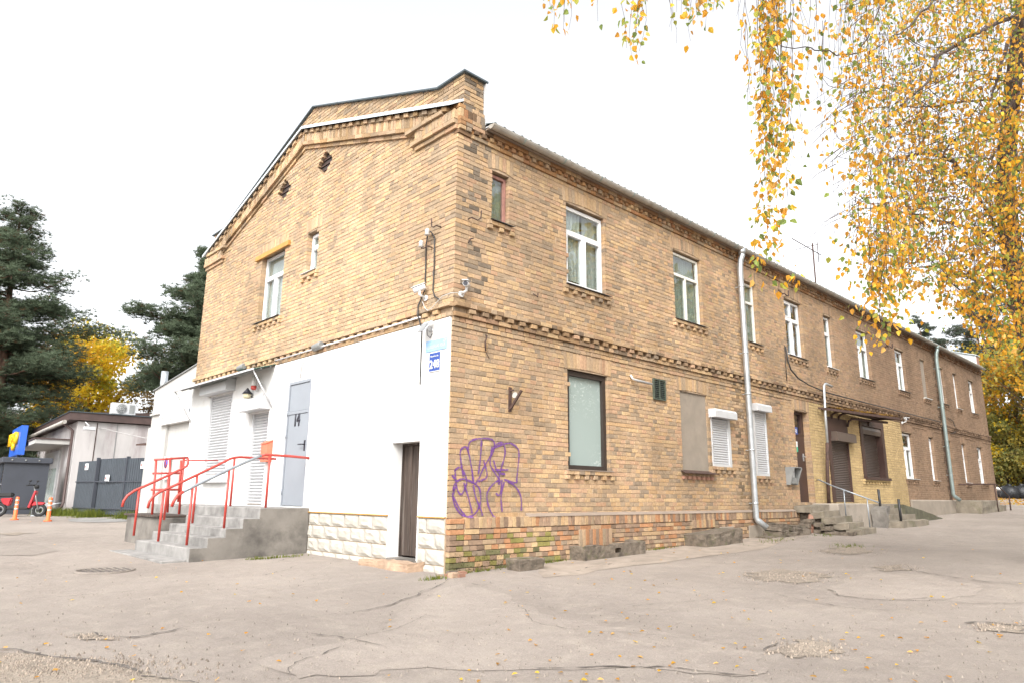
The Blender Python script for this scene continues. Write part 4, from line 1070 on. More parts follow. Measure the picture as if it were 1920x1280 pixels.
cable([(-.05,5.30,3.78), (-.07,5.25,3.60), (-.06,5.22,3.4), (-.05,5.30,3.05), (-.04,5.18,2.9)], .008, 'white cables tangled beside the end of the green canopy', 'white')
s = thing('alarm_siren', (-.06, 6.0, 3.3), 'cylindrical alarm lamp with a red base under the canopy', 'alarm')
mb = MB(); mb.lathe((-.14,6.02,3.44), [(.05,.0),(.055,.02),(.055,.18),(.03,.20)], 12); mb.build('body', MAT['reflect'], s)
mb = MB(); mb.lathe((-.14,6.02,3.36), [(.03,.0),(.055,.02),(.055,.079)], 12); mb.build('lamp', MAT['red'], s)
s = thing('wall_lantern', (-.12, 6.28, 3.22), 'small wall lantern with dark cap above the narrow roller shutter', 'lamp')
mb = MB(); mb.lathe((-.14,6.30,3.22), [(.05,.0),(.07,.02),(.075,.09)], 10); mb.build('glass_shade', simple('cream_glass', (.55,.50,.33), .4), s)
mb = MB(); mb.lathe((-.14,6.30,3.312), [(.105,.0),(.02,.10),(.008,.12)], 10); mb.build('cap', MAT['letter_black'], s)
mb = MB(); mb.bar((-.03,6.30,3.26), (-.12,6.30,3.26), .02); mb.build('arm', MAT['letter_black'], s)
for k in range(3): cable(arc((-.06-.015*k, 5.85, 3.28), .15+.03*k, .3, 2.9+.3*k, 10, (0,1,0)), .006, ['innermost grey cable loop over the narrow roller shutter','middle grey cable loop over the narrow roller shutter','outermost grey cable loop over the narrow roller shutter'][k], 'cable_grey')
s = thing('letter_box', (-.07, 5.34, 1.9), 'orange-red metal letter box between shutter and grey door', 'letter box')
mb = MB(); mb.hexa([(-.15,5.20,1.94),(-.03,5.20,1.94),(-.03,5.44,1.94),(-.15,5.44,1.94),(-.15,5.20,2.27),(-.03,5.20,2.33),(-.03,5.44,2.33),(-.15,5.44,2.27)]); mb.build('box', simple('orange_red_enamel', (.66,.16,.09), .4), s, bevel=.006)
mb = MB(); mb.hexa([(-.165,5.19,2.272),(-.03,5.19,2.335),(-.03,5.45,2.335),(-.165,5.45,2.272),(-.165,5.19,2.284),(-.03,5.19,2.35),(-.03,5.45,2.35),(-.165,5.45,2.284)]); mb.build('lid', bpy.data.materials['orange_red_enamel'], s)
for y, z, lb in ((6.82, 3.93, 'dark round spotlight on the string course over the canopy'), (3.62, 3.90, 'grey spotlight on the string course above the white wall')):
    s = thing('spotlight', (-.03, y, z), lb, 'lamp'); mb = MB(); mb.tube([(-.09,y+.16,z-.02), (-.09,y+.14,z-.02), (-.09,y-.10,z+.0), (-.09,y-.12,z)], [.05,.06,.065,.055], 12); mb.build('housing', GREY, s); mb = MB(); mb.bar((-.03,y,z), (-.09,y,z), .03); mb.build('bracket', GREY, s)
cable([(-.075,5.28,3.86), (-.075,3.5,3.87), (-.075,1.5,3.87), (-.075,.66,3.88)], .013, 'straight white cable duct running under the gable string course', 'white', 6)
cable([(-.04,4.3,3.40), (-.04,4.28,3.62), (-.04,4.2,3.70)], .006, 'thin wire rising above the grey door', 'cable_grey')

# ================================================================== FRONT STEPS AND RED RAILINGS
YS0, YS1 = 3.66, 6.12
tops = [(-.87, 1.135), (-1.13, .975), (-1.39, .83), (-1.65, .70), (-1.90, .56)]
s = thing('entrance_steps', (-.9, 4.9, .38), 'worn concrete entrance steps with stained grey side wall', 'steps')
mb = MB(); mb.box(tops[0][0], -.031, YS0, 9.2, .2, tops[0][1]); mb.build('landing', MAT['concrete'], s, bevel=.012)
for i in range(1, 5):
    x0 = tops[i][0]; mb = MB(); mb.box(x0, tops[i-1][0]+.05, YS0+.004*i, YS1+.03*i, .2, tops[i][1]); o = mb.build('step', MAT['concrete'], s, bevel=.014)
mb = MB(); mb.prism([(-.031,.2),(-.031,1.131),(-.875,1.131),(-.875,.971),(-1.135,.971),(-1.135,.826),(-1.395,.826),(-1.395,.696),(-1.655,.696),(-1.655,.556),(-1.905,.556),(-1.905,.2)], 1, lambda a, b, t: (a, YS0-.012+t*.010, b)); mb.build('cheek_wall', MAT['concrete_side'], s)
mb = MB(); mb.box(-2.25, -1.9, YS0+.1, YS1+.3, .2, .392); mb.build('apron', MAT['concrete'], s, bevel=.01)
s = thing('concrete_block', (-1.2, 7.0, .5), 'grey concrete block platform behind the red railings', 'block')
mb = MB(); mb.box(-1.5, -.88, 6.3, 8.3, .3, .92); mb.build('block', MAT['concrete_side'], s, bevel=.012)
mb = MB(); mb.box(-1.55, -.86, 6.32, 8.35, .925, .96); mb.build('plank', MAT['wood_dark'], s)
def Yat(px, py, y):
    d = ray(px, py); t = (y-CAM[1])/d[1]; return Vector(CAM+d*t)
def rail(name, label, y, pts, posts, mats, rad=.022, grp='red railings at the entrance steps'):
    s = thing('railing', (-1.2, y, .6), label, 'railing', grp)
    P = [Yat(a, b, y) for a, b in pts]
    if len(mats) > 1:
        for k, (m_, i0, i1) in enumerate(mats): mb = MB(); mb.tube(P[i0:i1+1], rad, 10); mb.build('handrail', MAT[m_], s)
    else: mb = MB(); mb.tube(P, rad, 10); mb.build('handrail', MAT[mats[0]], s)
    for a, b, c, d, m_ in posts:
        top = Yat(a, b, y); bot = Yat(c, d, y); mb = MB(); mb.tube([(top.x, y, bot.z-.0), top], .02, 8); mb.build('post', MAT[m_], s)
    return s
rail('railing', 'front stair railing with worn grey handrail and red ends', 3.78,
     [(322,949),(326,938),(333,928),(344,921),(361,912),(376,905),(430,879),(480,857),(490,853),(500,851.5),(540,854),(587,858.5)],
     [(361,914,351,1021,'red'),(430,880,424,989,'red'),(506,853,499,951,'red')], [('red',0,3),('rail_grey',3,8),('red',8,11)])
rail('railing', 'middle stair railing, all red, ending at the letter box', 4.95,
     [(277,952),(280,940),(287,930),(298,922),(330,908),(370,889),(410,870),(432,859),(440,857),(450,856),(517,859.5)],
     [(307,921,299,1014,'red'),(370,890,364,980,'red'),(440,858,434,948,'red')], ['red'])
rail('railing', 'far stair railing, all red, with a bent upper end', 6.05,
     [(229,949),(232,938),(239,928),(252,919),(290,902),(320,888),(345,876),(350,873),(352,869),(352,858)],
     [(261,917,252,1003,'red'),(317,889,310,974,'red')], ['red'])
s = thing('railing', (-1.2, 7.6, .6), 'square red guard rail standing behind the stair railings', 'railing', 'red railings at the entrance steps')
yq = 7.2
def seg(a, b, r=.02): mb = MB(); mb.tube([Yat(*a, yq), Yat(*b, yq)], r, 8); return mb
seg((289,861),(353,857)).build('rail', MAT['red'], s); seg((286,886.5),(341,886)).build('rail', MAT['red'], s); seg((283,917),(337,917)).build('rail', MAT['red'], s)
for a, b in (((293,862),(284,977)), ((319,860),(314,960)), ((345,858),(335,968)), ((340,862),(334,940))): seg(a, b, .022).build('post', MAT['red'], s)
mb = MB(); mb.tube([Yat(345,862,yq), (-.2, 7.3, 2.02)], .014, 8); mb.build('wall_tie', MAT['red'], s)

# ================================================================== STONES AND BLOCKS ALONG THE LONG WALL
def rough(mb_fn, name, label, cat, mat, loc, amp=.018, sub=3, parent=None):
    sub = sub+3
    "a solid with an uneven broken surface"
    mb = mb_fn; me_o = mb.build(name, mat, parent)
    bm = bmesh.new(); bm.from_mesh(me_o.data)
    bmesh.ops.subdivide_edges(bm, edges=bm.edges, cuts=sub, use_grid_fill=True)
    g = np.random.default_rng(int(abs(loc[0]*997+loc[1]*131)) + 5)
    k = g.normal(0, 1, (7, 3))*9; ph = g.random((7, 3))*6.28; wt = g.normal(0, 1, (7, 3))*amp*.42
    O_ = org(parent) if parent is not None else np.zeros(3)
    for v in bm.verts:
        p = np.array(v.co)+O_; v.co += Vector((np.sin(k@p)[:, None]*wt).sum(0)+g.normal(0, amp*.16, 3))
    bm.to_mesh(me_o.data); bm.free()
    if label: tag(me_o, label, cat)
    return me_o
s = thing('stone_trough', (1.05, -.40, .37), 'small mossy stone planter trough at the foot of the brick plinth', 'planter')
Q = lambda x, y, z: Vector((1.05+x*math.cos(-.06)-y*math.sin(-.06), -.40+x*math.sin(-.06)+y*math.cos(-.06), z-.03))
mb = MB()
xo, yo, xi, yi = .24, .15, .18, .09
ring = [(-xo,-yo),(xo,-yo),(xo,yo),(-xo,yo)]; rin = [(-xi,-yi),(xi,-yi),(xi,yi),(-xi,yi)]
vs = [Q(a*.86, b*.86, .36) for a, b in ring]+[Q(a, b, .57) for a, b in ring]+[Q(a, b, .57) for a, b in rin]+[Q(a, b, .50) for a, b in rin]
fs = [(3,2,1,0)]+[(i,(i+1)%4,4+(i+1)%4,4+i) for i in range(4)]+[(4+i,4+(i+1)%4,8+(i+1)%4,8+i) for i in range(4)]+[(8+i,8+(i+1)%4,12+(i+1)%4,12+i) for i in range(4)]+[(12,13,14,15)]
mb.add(vs, fs); mb.build('trough', MAT['old_concrete'], s, bevel=.012)
v = []; f = []
mb = MB(); mb.hexa([Q(a*.97, b*.97, .505) for a, b in rin]+[Q(a*.96, b*.96, .548) for a, b in rin]); o = rough(mb, 'moss', None, None, MAT['moss'], (1,1), .008, 3, s)
# light well
s = thing('light_well', (3.1, -.2, .4), 'broken cement light well with a square hole against the brick plinth', 'light well')
zt = .74
def hx(x0, x1, y0, y1, z0, z1, zz=None): return MB().hexa([(x0,y0,z0),(x1,y0,z0),(x1,y1,z0),(x0,y1,z0),(x0,y0,z1),(x1,y0,z1 if zz is None else zz),(x1,y1,z1 if zz is None else zz),(x0,y1,z1)])
rough(hx(2.33,2.47,-.36,-.065,.25,.625), 'wall', None, None, MAT['old_concrete'], (1,2), .010, 1, s)
rough(hx(3.70,3.86,-.36,-.065,.3,.655), 'wall', None, None, MAT['old_concrete'], (1,3), .010, 1, s)
rough(hx(2.475,3.06,-.36,-.24,.25,.625), 'wall', None, None, MAT['old_concrete'], (1,4), .010, 2, s)
rough(hx(3.065,3.24,-.355,-.24,.25,.50), 'wall', None, None, MAT['old_concrete'], (1,5), .006, 1, s)
rough(hx(3.065,3.24,-.355,-.24,.575,.64), 'wall', None, None, MAT['old_concrete'], (1,6), .005, 1, s)
rough(hx(3.245,3.695,-.36,-.24,.25,.645), 'wall', None, None, MAT['old_concrete'], (1,7), .010, 2, s)
mb = MB(); mb.box(2.4, 3.8, -.3, -.02, .3, .43); mb.build('floor', MAT['letter_black'], s)
rough(hx(5.5,6.75,-.52,-.02,.38,.70,.79), 'cement_block', 'long low mossy cement block left of the drainpipe foot', 'block', MAT['old_concrete'], (5,1), .017, 4)
s = thing('cracked_slab', (9, -.4, .5), 'cracked stone slab heaped right of the drainpipe foot', 'slab')
rough(hx(8.55,9.75,-.48,-.02,.70,.84,.78), 'slab', None, None, MAT['old_concrete'], (8,1), .02, 4, s)
rough(hx(8.50,9.1,-.52,-.05,.45,.68), 'stone', None, None, MAT['old_concrete'], (8,2), .03, 3, s)
rough(hx(9.1,9.85,-.50,-.05,.45,.69), 'stone', None, None, MAT['old_concrete'], (8,3), .03, 3, s)
rough(hx(7.95,8.35,-.45,-.06,.45,.58), 'paving_stone', 'flat mossy stone under the drainpipe outlet', 'stone', MAT['old_concrete'], (7,3), .02, 3)
# stone step of the plank door
s = thing('door_step', (-.1, .95, .4), 'two-piece worn sandstone step below the plank door', 'step')
TAN = simple('worn_sandstone', (.36,.25,.17), .95, var=.3, scale=6, bmp=.012, bscale=20, dirt=((.2,.16,.12), 4, .55, .8))
rough(hx(-.30,-.032,.42,1.12,.33,.478), 'stone', None, None, TAN, (0,1), .012, 3, s)
rough(hx(-.27,-.032,1.13,1.62,.36,.47), 'stone', None, None, TAN, (0,2), .010, 3, s)
# rubble by the corner
for i in range(9):
    x, y = -.22+rng.random()*.42, -.38+rng.random()*.30; r = rng.uniform(.025,.07)
    rough(hx(x-r,x+r,y-r*.7,y+r*.7,ground(x,y)-.01,ground(x,y)+r*.7), 'rubble', 'broken brick rubble at the crumbling building corner', 'rubble', [TAN, MAT['terracotta'], MAT['old_concrete']][i%3], (i,9), r*.14, 1)['group'] = 'rubble at the building corner'
# red pipe
mb = MB(); mb.tube([(10.72,-.02,.97), (10.6,-.22,.985), (10.35,-.33,.98)]+[Vector((10.25,-.36,.86))+Vector((-.10*math.sin(a), -.02, .12*math.cos(a))) for a in (.3,.8,1.3)]+[(10.14,-.38,.55)], .065, 12); tag(mb.build('drain_pipe', MAT['terracotta'], None), 'bent old red drain pipe coming out of the plinth', 'pipe')
# steps of the brown door
def gz_(x, y): return ground(x, y)
s = thing('entrance_steps', (10.6, -.9, .6), 'broken concrete steps coming straight out from the brown metal door', 'steps')
MC = simple('mossy_step_concrete', (.20,.17,.13), .95, var=.3, scale=4, bmp=.012, bscale=18, dirt=((.085,.085,.04), 2.5, .52, .74))
for i in range(5):
    yf = -.42-.25*i; zt = 1.20-.118*i
    rough(MB().hexa([(10.15+.02*i,yf,zt-.16),(11.12,yf,zt-.14),(11.12,yf+.32 if i else -.02,zt-.14),(10.15+.02*i,yf+.32 if i else -.02,zt-.16),(10.15+.02*i,yf,zt-.015),(11.12,yf,zt+.012),(11.12,yf+.32 if i else -.02,zt+.012),(10.15+.02*i,yf+.32 if i else -.02,zt-.015)]), 'step', None, None, MC, (10+i,1), .010, 2, s)
mb = MB(); mb.prism([(-.03,.45),(-1.36,.45),(-1.36,.60),(-.42,1.03),(-.03,1.03)], 1, lambda a, b, t: (10.32+t*.78, a, b)); mb.build('core', MAT['old_concrete'], s)
for i in range(26):
    y = -.12-rng.random()*1.12; lim = 1.02+(y+.42)*.47 if y < -.42 else 1.02; r = rng.uniform(.06,.13); z = .58+rng.random()*max(.03, lim-.70); x = 10.30-rng.random()*.22
    rough(hx(x-r,x+r*.6,y-r,y+r,z-r*.4,z+r*.4), 'stone', None, None, MAT['old_concrete'], (x*7,i), r*.12, 0, s)
s = thing('loading_platform', (12.2, -.4, .7), 'pale concrete platform in front of the brown shop shutter', 'platform')
mb = MB(); mb.box(11.16, 13.4, -.62, -.012, .5, 1.245); mb.build('block', simple('pale_platform_concrete', (.30,.26,.215), .92, var=.2, scale=3, bmp=.006, dirt=((.13,.105,.08), 2, .54, .74)), s, bevel=.015)
s = thing('shop_steps', (14.4, -.9, .7), 'mossy concrete steps with two black posts beside the platform', 'steps')
for i, (yf, zt) in enumerate(((-.70,1.12),(-1.0,.98),(-1.32,.83))): rough(hx(13.45-.1*i, 15.25, yf, -.03 if i == 0 else yf+.36, zt-.5 if i == 0 else zt-.22, zt), 'step', None, None, MC, (15+i,2), .010, 3, s)
rough(hx(13.1,13.42,-.98,-.64,.6,1.1,1.2), 'cheek_wall', None, None, MAT['concrete_side'], (15,9), .02, 3, s)
mb = MB(); mb.box(13.42, 15.6, -.5, -.02, .6, 1.235); mb.build('landing', MC, s, bevel=.012)
for x, y, zb in ((13.4,-.78,1.08), (13.55,-1.18,.84)):
    mb = MB(); mb.tube([(x,y,zb-.05), (x-.02,y,zb+.52)], .032, 8); mb.build('post', MAT['black'], s)
mb = MB(); mb.hexa([(15.28,-.75,.6),(18.6,-.75,.72),(18.6,-.06,.72),(15.28,-.06,.6),(15.28,-.75,1.22),(18.6,-.75,.82),(18.6,-.06,.86),(15.28,-.06,1.24)]); tag(rough(mb, 'ramp', None, None, simple('dark_mossy_concrete', (.085,.08,.05), .95, var=.4, scale=4, bmp=.012, bscale=20), (17,3), .010, 3), 'dark mossy concrete ramp sloping down from the shop steps', 'ramp')
s = thing('handrail', (11.15, -.8, .9), 'slanting steel handrail on two thin posts by the brown door', 'railing')
mb = MB(); mb.tube([(11.5,-.03,1.80), (11.42,-.12,1.80), (11.18,-.5,1.66), (11.15,-1.52,1.28)], .017, 8); mb.build('rail', MAT['rail_grey'], s)
for y, zb, zt in ((-.78,.97,1.55), (-1.28,.73,1.37)):
    mb = MB(); mb.tube([(11.15,y,zb-.03), (11.15,y,zt)], .014, 8); mb.build('post', MAT['rail_grey'], s)
s = thing('entrance_steps', (24, -.8, 1), 'low concrete steps at the far dark door', 'steps')
rough(hx(22.9,25.2,-.85,-.06,.8,1.33), 'landing', None, None, MC, (23,1), .012, 3, s); rough(hx(25.2,26.3,-.85,-.15,.85,1.16), 'step', None, None, MC, (25,1), .012, 3, s)
s = thing('railing', (25, -.9, 1), 'rusty iron railing bent down beside the far steps', 'railing')
mb = MB(); mb.tube([(23.6,-.06,1.90), (25.0,-.85,1.93), (25.4,-.85,1.90), (27.0,-.85,1.50)], .026, 8); mb.build('rail', MAT['rust'], s)
for x, z in ((25.0,1.92), (27.0,1.5)): mb = MB(); mb.tube([(x,-.85,.95), (x,-.85,z)], .026, 8); mb.build('post', MAT['rust'], s)
# aerial
s = thing('aerial', (24.8, MID, 8.4), 'thin television aerial mast on the roof ridge', 'aerial')
mb = MB(); mb.tube([(24.7,MID,8.3), (24.75,MID,12.7)], .035, 6); mb.build('mast', MAT['rust'], s)
mb = MB(); mb.tube([(22.6,MID,12.35), (25.6,MID,12.35)], .022, 5); mb.build('boom', MAT['rust'], s)
mb = MB(); mb.tube([(25.3,MID,11.9), (25.3,MID,12.95)], .02, 5); mb.tube([(24.1,MID-.5,12.35),(24.1,MID+.5,12.35)], .015, 5); mb.build('element', MAT['rust'], s)
# ================================================================== THE WHITE ANNEX
AX = .70
annex = thing('white_annex', (AX, 12, .5), 'white rendered lean-to annex with sloping top and grey streaks left of the brick gable', 'building')
mb = MB(); mb.prism([(LY+.004,.2),(14.9,.2),(14.9,4.33),(11.4,4.72),(LY+.004,4.95)], 1, lambda a, b, t: (AX+t*5.0, a, b)); mb.build('wall', MAT['stucco_dirty'], annex)
mb = MB()
for (a, b), (c, d) in (((14.98,4.325),(11.4,4.725)), ((11.4,4.725),(LY+.004,4.955))): mb.hexa([(AX-.04,c,d),(AX+5.0,c,d),(AX+5.0,a,b),(AX-.04,a,b),(AX-.04,c,d+.03),(AX+5.0,c,d+.03),(AX+5.0,a,b+.03),(AX-.04,a,b+.03)])
mb.build('roof_edge', GREY, annex)
mb = MB(); mb.box(AX-.06, AX-.002, 13.5, 14.92, 3.58, 3.63); mb.build('ledge', MAT['stucco_dirty'], annex)
mb = MB(); mb.box(AX-.07, AX-.002, 13.3, 14.88, .25, 3.22); mb.build('pilaster', MAT['stucco_dirty'], annex)
s = thing('sign_box', (AX-.1, 12.2, 3.2), 'faded white light-box sign lettered ANGEL PLACE', 'sign')
mb = MB(); mb.box(AX-.17, AX-.004, 10.96, 13.66, 3.20, 3.66); mb.build('box', MAT['white'], s, bevel=.008)
text('lettering', 'ANGEL PLACE', (AX-.1715, 13.48, 3.30), (0,-1,0), (0,0,1), 1.95, .23, simple('faded_pink_lettering', (.46,.33,.32), .5, var=.25, scale=14), s, .003)
mb = MB(); mb.tube([(AX-.173,11.35,3.42),(AX-.173,11.30,3.50),(AX-.173,11.38,3.50),(AX-.173,11.35,3.42)], .02, 5); mb.build('emblem', MAT['rail_grey'], s)
s = thing('no_stopping_sign', (AX-.08, 13, 1.7), 'white notice with a blue and red no-stopping disc on the annex wall', 'sign')
mb = MB(); mb.box(AX-.095, AX-.075, 12.72, 13.12, 1.72, 2.34); mb.build('plate', MAT['white'], s)
mb = MB(); mb.lathe((AX-.102, 12.92, 2.16), [(.15,0),(.15,.006)], 20, 'x'); mb.build('disc_rim', MAT['red'], s)
mb = MB(); mb.lathe((AX-.106, 12.92, 2.16), [(.115,0),(.115,.006)], 20, 'x'); mb.build('disc', MAT['shop_blue'], s)
mb = MB(); mb.bar((AX-.109,12.83,2.25), (AX-.109,13.01,2.07), .004, .03); mb.build('cross_bar', MAT['red'], s)
mb = MB(); mb.bar((AX-.112,13.01,2.25), (AX-.112,12.83,2.07), .004, .03); mb.build('cross_bar', MAT['red'], s)
text('lettering', 'ROCR', (AX-.0955, 13.04, 1.86), (0,-1,0), (0,0,1), .26, .07, GREY, s, .002)
mb = MB(); mb.tube([(AX+.16,14.72,4.2), (AX+.16,14.72,4.92)], .10, 14); tag(mb.build('flue_pipe', MAT['galv'], None), 'short galvanised flue pipe rising behind the annex roof', 'flue')
s = thing('floodlight', (AX-.1, 10.4, 3.7), 'grey lamp on a bent arm at the annex corner under the canopy end', 'floodlight')
mb = MB(); mb.tube([(AX-.02,10.3,3.75), (AX-.3,10.3,3.78)], .02, 6); mb.build('arm', GREY, s); mb = MB(); mb.box(AX-.45, AX-.25, 10.15, 10.5, 3.66, 3.76); mb.build('housing', GREY, s, bevel=.01)

# ================================================================== THE LOW SHOP
TH = R(3.6); SO = np.array([.444, 22.53])
SX = np.array([math.cos(TH), -math.sin(TH)]); SY = np.array([math.sin(TH), math.cos(TH)])
def S(x, y, z): q = SO+SX*x+SY*y; return (q[0], q[1], z)
def sbox(mb, x0, x1, y0, y1, z0, z1): return mb.hexa([S(x0,y0,z0),S(x1,y0,z0),S(x1,y1,z0),S(x0,y1,z0),S(x0,y0,z1),S(x1,y0,z1),S(x1,y1,z1),S(x0,y1,z1)])
shop = thing('low_shop', (*SO, .6), 'low white shop with brown fascia and stained end wall at the left edge', 'building')
mb = MB(); sbox(mb, 0, 11, 0, 34, .3, 3.95); mb.build('wall', simple('stained_white_wall', (.43,.41,.40), .9, var=.14, scale=2, bmp=.003, dirt=((.19,.15,.15), 1.3, .44, .72), stretch=(1,1,.22)), shop)
for x in (.62, 1.3, 2.6, 4.2):
    mb = MB(); sbox(mb, x, x+.03, -.012, 0, .6, 3.93); mb.build('panel_joint', MAT['rust'] if x < .7 else GREY, shop)
mb = MB(); sbox(mb, -.30, 11.3, -.16, 34.3, 3.98, 4.26); mb.build('fascia', MAT['fascia_brown'], shop)
mb = MB(); sbox(mb, -.34, 11.4, -.2, 34.4, 4.262, 4.29); mb.build('roof', MAT['coping_edge'], shop)
mb = MB(); mb.prism([(-.2,4.29),(4.5,4.29),(4.5,4.75),(1.0,4.55)], 1, lambda a, b, t: S(a, 2.2+t*8, b)); mb.build('roof_light', MAT['fascia_brown'], shop)
mb = MB(); mb.tube([S(-.42,.05,3.90), S(-.42,34,3.93)], .075, 8); mb.build('gutter', MAT['gutter'], shop)
mb = MB(); mb.tube([S(-.42,.25,3.86), S(-.10,.22,3.6), S(-.08,.2,1.0), S(-.12,.1,.85), S(-.3,-.3,.74)], .05, 8); mb.build('drainpipe', MAT['fascia_brown'], shop)
mb = MB(); sbox(mb, -1.1, -.004, 1.2, 7.2, 3.14, 3.30); mb.build('porch_slab', MAT['stucco_dirty'], shop)
mb = MB(); sbox(mb, -1.14, -.002, 1.16, 7.25, 3.302, 3.35); mb.build('porch_edge', MAT['fascia_brown'], shop)
mb = MB(); sbox(mb, -.06, -.004, 2.9, 6.6, .6, 3.0); o = mb.build('shop_front', MAT['white_paint'], shop)
for y0, y1, z0, z1, m_ in ((3.1,4.5,.9,2.3,'glass'), (4.7,6.4,.9,2.3,'glass')):
    mb = MB(); sbox(mb, -.075, -.063, y0, y1, z0, z1); mb.build('pane', MAT['teal_glass'], o)
for y0, y1 in ((9.5, 11.4), (11.6, 13.9), (15, 18), (19, 22)):
    mb = MB(); sbox(mb, -.05, -.004, y0, y1, 2.2, 3.2); o = mb.build('window', MAT['white'], shop)
    mb = MB(); sbox(mb, -.062, -.053, y0+.08, y1-.08, 2.28, 3.12); mb.build('pane', simple('warm_window_pane', (.42,.27,.13), .15, var=.3) if y0 == 9.5 else bpy.data.materials['warm_window_pane'], o)
s = thing('shop_sign', S(-1.4, 4, 3), 'blue sign board with fat yellow letters at the left edge', 'sign')
mb = MB(); sbox(mb, -1.42, -1.20, 3.1, 6.3, 2.78, 3.92); mb.build('board', MAT['shop_blue'], s)
text('lettering', 'mego', S(-1.43, 6.1, 2.98), (-SY[0],-SY[1],0), (0,0,1), 2.6, .72, MAT['shop_yellow'], s, .10, .03)
mb = MB(); mb.tube([S(-1.3,3.8,.5), S(-1.3,3.8,2.80)], .06, 8); mb.build('post', MAT['anthracite'], s)
mb = MB(); mb.tube([S(-1.3,5.6,.5), S(-1.3,5.6,2.82)], .06, 8); mb.build('post', MAT['anthracite'], s)
s = thing('air_conditioner', S(1.5, .5, 4.3), 'white air conditioning unit standing on the shop roof', 'air conditioner')
mb = MB(); sbox(mb, 1.12, 1.98, .45, .80, 4.36, 4.80); mb.build('casing', MAT['white_paint'], s, bevel=.01)
c0 = S(1.46, .44, 4.58); mb = MB(); mb.lathe(c0, [(.19,-.012),(.19,.0)], 20, 'y'); mb.build('fan_grille', GREY, s)
for r in (.06, .12, .17):
    mb = MB(); P = [Vector(c0)+Vector((r*math.cos(a/8*math.pi), -.02, r*math.sin(a/8*math.pi))) for a in range(17)]; mb.tube(P, .008, 5); mb.build('grille_ring', MAT['white_paint'], s)
mb = MB(); sbox(mb, 1.74, 1.92, .436, .448, 4.42, 4.74); mb.build('panel', GREY, s)
for x in (1.2, 1.85): mb = MB(); sbox(mb, x, x+.06, .42, .82, 4.29, 4.36); mb.build('foot', MAT['rust'], s)
s = thing('floodlight', S(.2, -.2, 3.6), 'white lamp on a curved arm at the shop corner', 'floodlight')
mb = MB(); mb.tube([S(.25,-.01,3.75), S(.2,-.3,3.9), S(.3,-.5,3.75)], .02, 6); mb.build('arm', MAT['white_paint'], s); mb = MB(); sbox(mb, .12, .5, -.62, -.4, 3.6, 3.72); mb.build('housing', MAT['white_paint'], s, bevel=.01)
cable([S(.7,-.02,3.75), S(2.0,-1.5,3.35), S(3.5,-4,3.4), (AX+.1, 14.93, 3.7)], .015, 'sagging grey cable between shop corner and annex', 'cable_grey')
# dark kiosk
s = thing('kiosk', S(-.7, 1, .6), 'anthracite sheet-metal kiosk in front of the low shop', 'kiosk')
mb = MB(); sbox(mb, -2.0, -.66, .25, .31, .6, 2.36); mb.build('panel', MAT['anthracite'], s)
mb = MB(); sbox(mb, -.70, -.66, .312, 1.9, .6, 2.36); mb.build('panel', MAT['anthracite'], s)
mb = MB(); sbox(mb, -2.1, -.58, .15, 2.05, 2.362, 2.56); mb.build('roof', MAT['anthracite'], s, bevel=.02)
for y in (1.0, 1.95): mb = MB(); sbox(mb, -2.04, -1.96, y-.04, y+.04, .55, 2.36); mb.build('post', MAT['anthracite'], s)
for z in (1.0, 1.6): mb = MB(); sbox(mb, -2.0, -1.985, .32, .7, z, z+.04); mb.build('shelf_edge', GREY, s)
for x in (-1.8, -1.4, -1.0): mb = MB(); mb.lathe(S(x, .145, 2.46), [(.03,-.01),(.03,.006)], 8, 'y'); mb.build('bolt', GREY, s)
# sheet fence with gate
s = thing('sheet_fence', (.9, 18.5, .6), 'dark profiled sheet fence with a gate and three small white notices', 'fence')
FP = [np.array(q) for q in ((.40,21.3),(.62,19.75),(1.05,17.95),(1.55,16.2))]
def fence_run(a, b, z0, z1, mat):
    d = b-a; L_ = np.linalg.norm(d); d /= L_; nrm = np.array([d[1], -d[0]])
    if nrm @ (CAM[:2]-a) < 0: nrm = -nrm
    n = max(3, int(L_/.115))
    for i in range(n):
        q0, q1 = a+d*L_*i/n, a+d*L_*(i+1)/n; w_ = L_/n
        poly = [(0,0),(.12,.0),(.24,.025),(.62,.025),(.74,.0),(1,0)]
        vs = []
        for u, o in poly: p = q0+d*w_*u*.93+nrm*o; vs += [(p[0],p[1],z0), (p[0],p[1],z1)]
        for u, o in reversed(poly): p = q0+d*w_*u*.93+nrm*(o-.006); vs += [(p[0],p[1],z0), (p[0],p[1],z1)]
        m_ = len(poly)*2; fs = [(2*k, 2*((k+1)%m_), 2*((k+1)%m_)+1, 2*k+1) for k in range(m_)] + [tuple(2*k for k in range(m_)), tuple(2*k+1 for k in reversed(range(m_)))]
        mb = MB(); mb.add(vs, fs); mb.build('sheet_strip', mat, s)
    return d, nrm
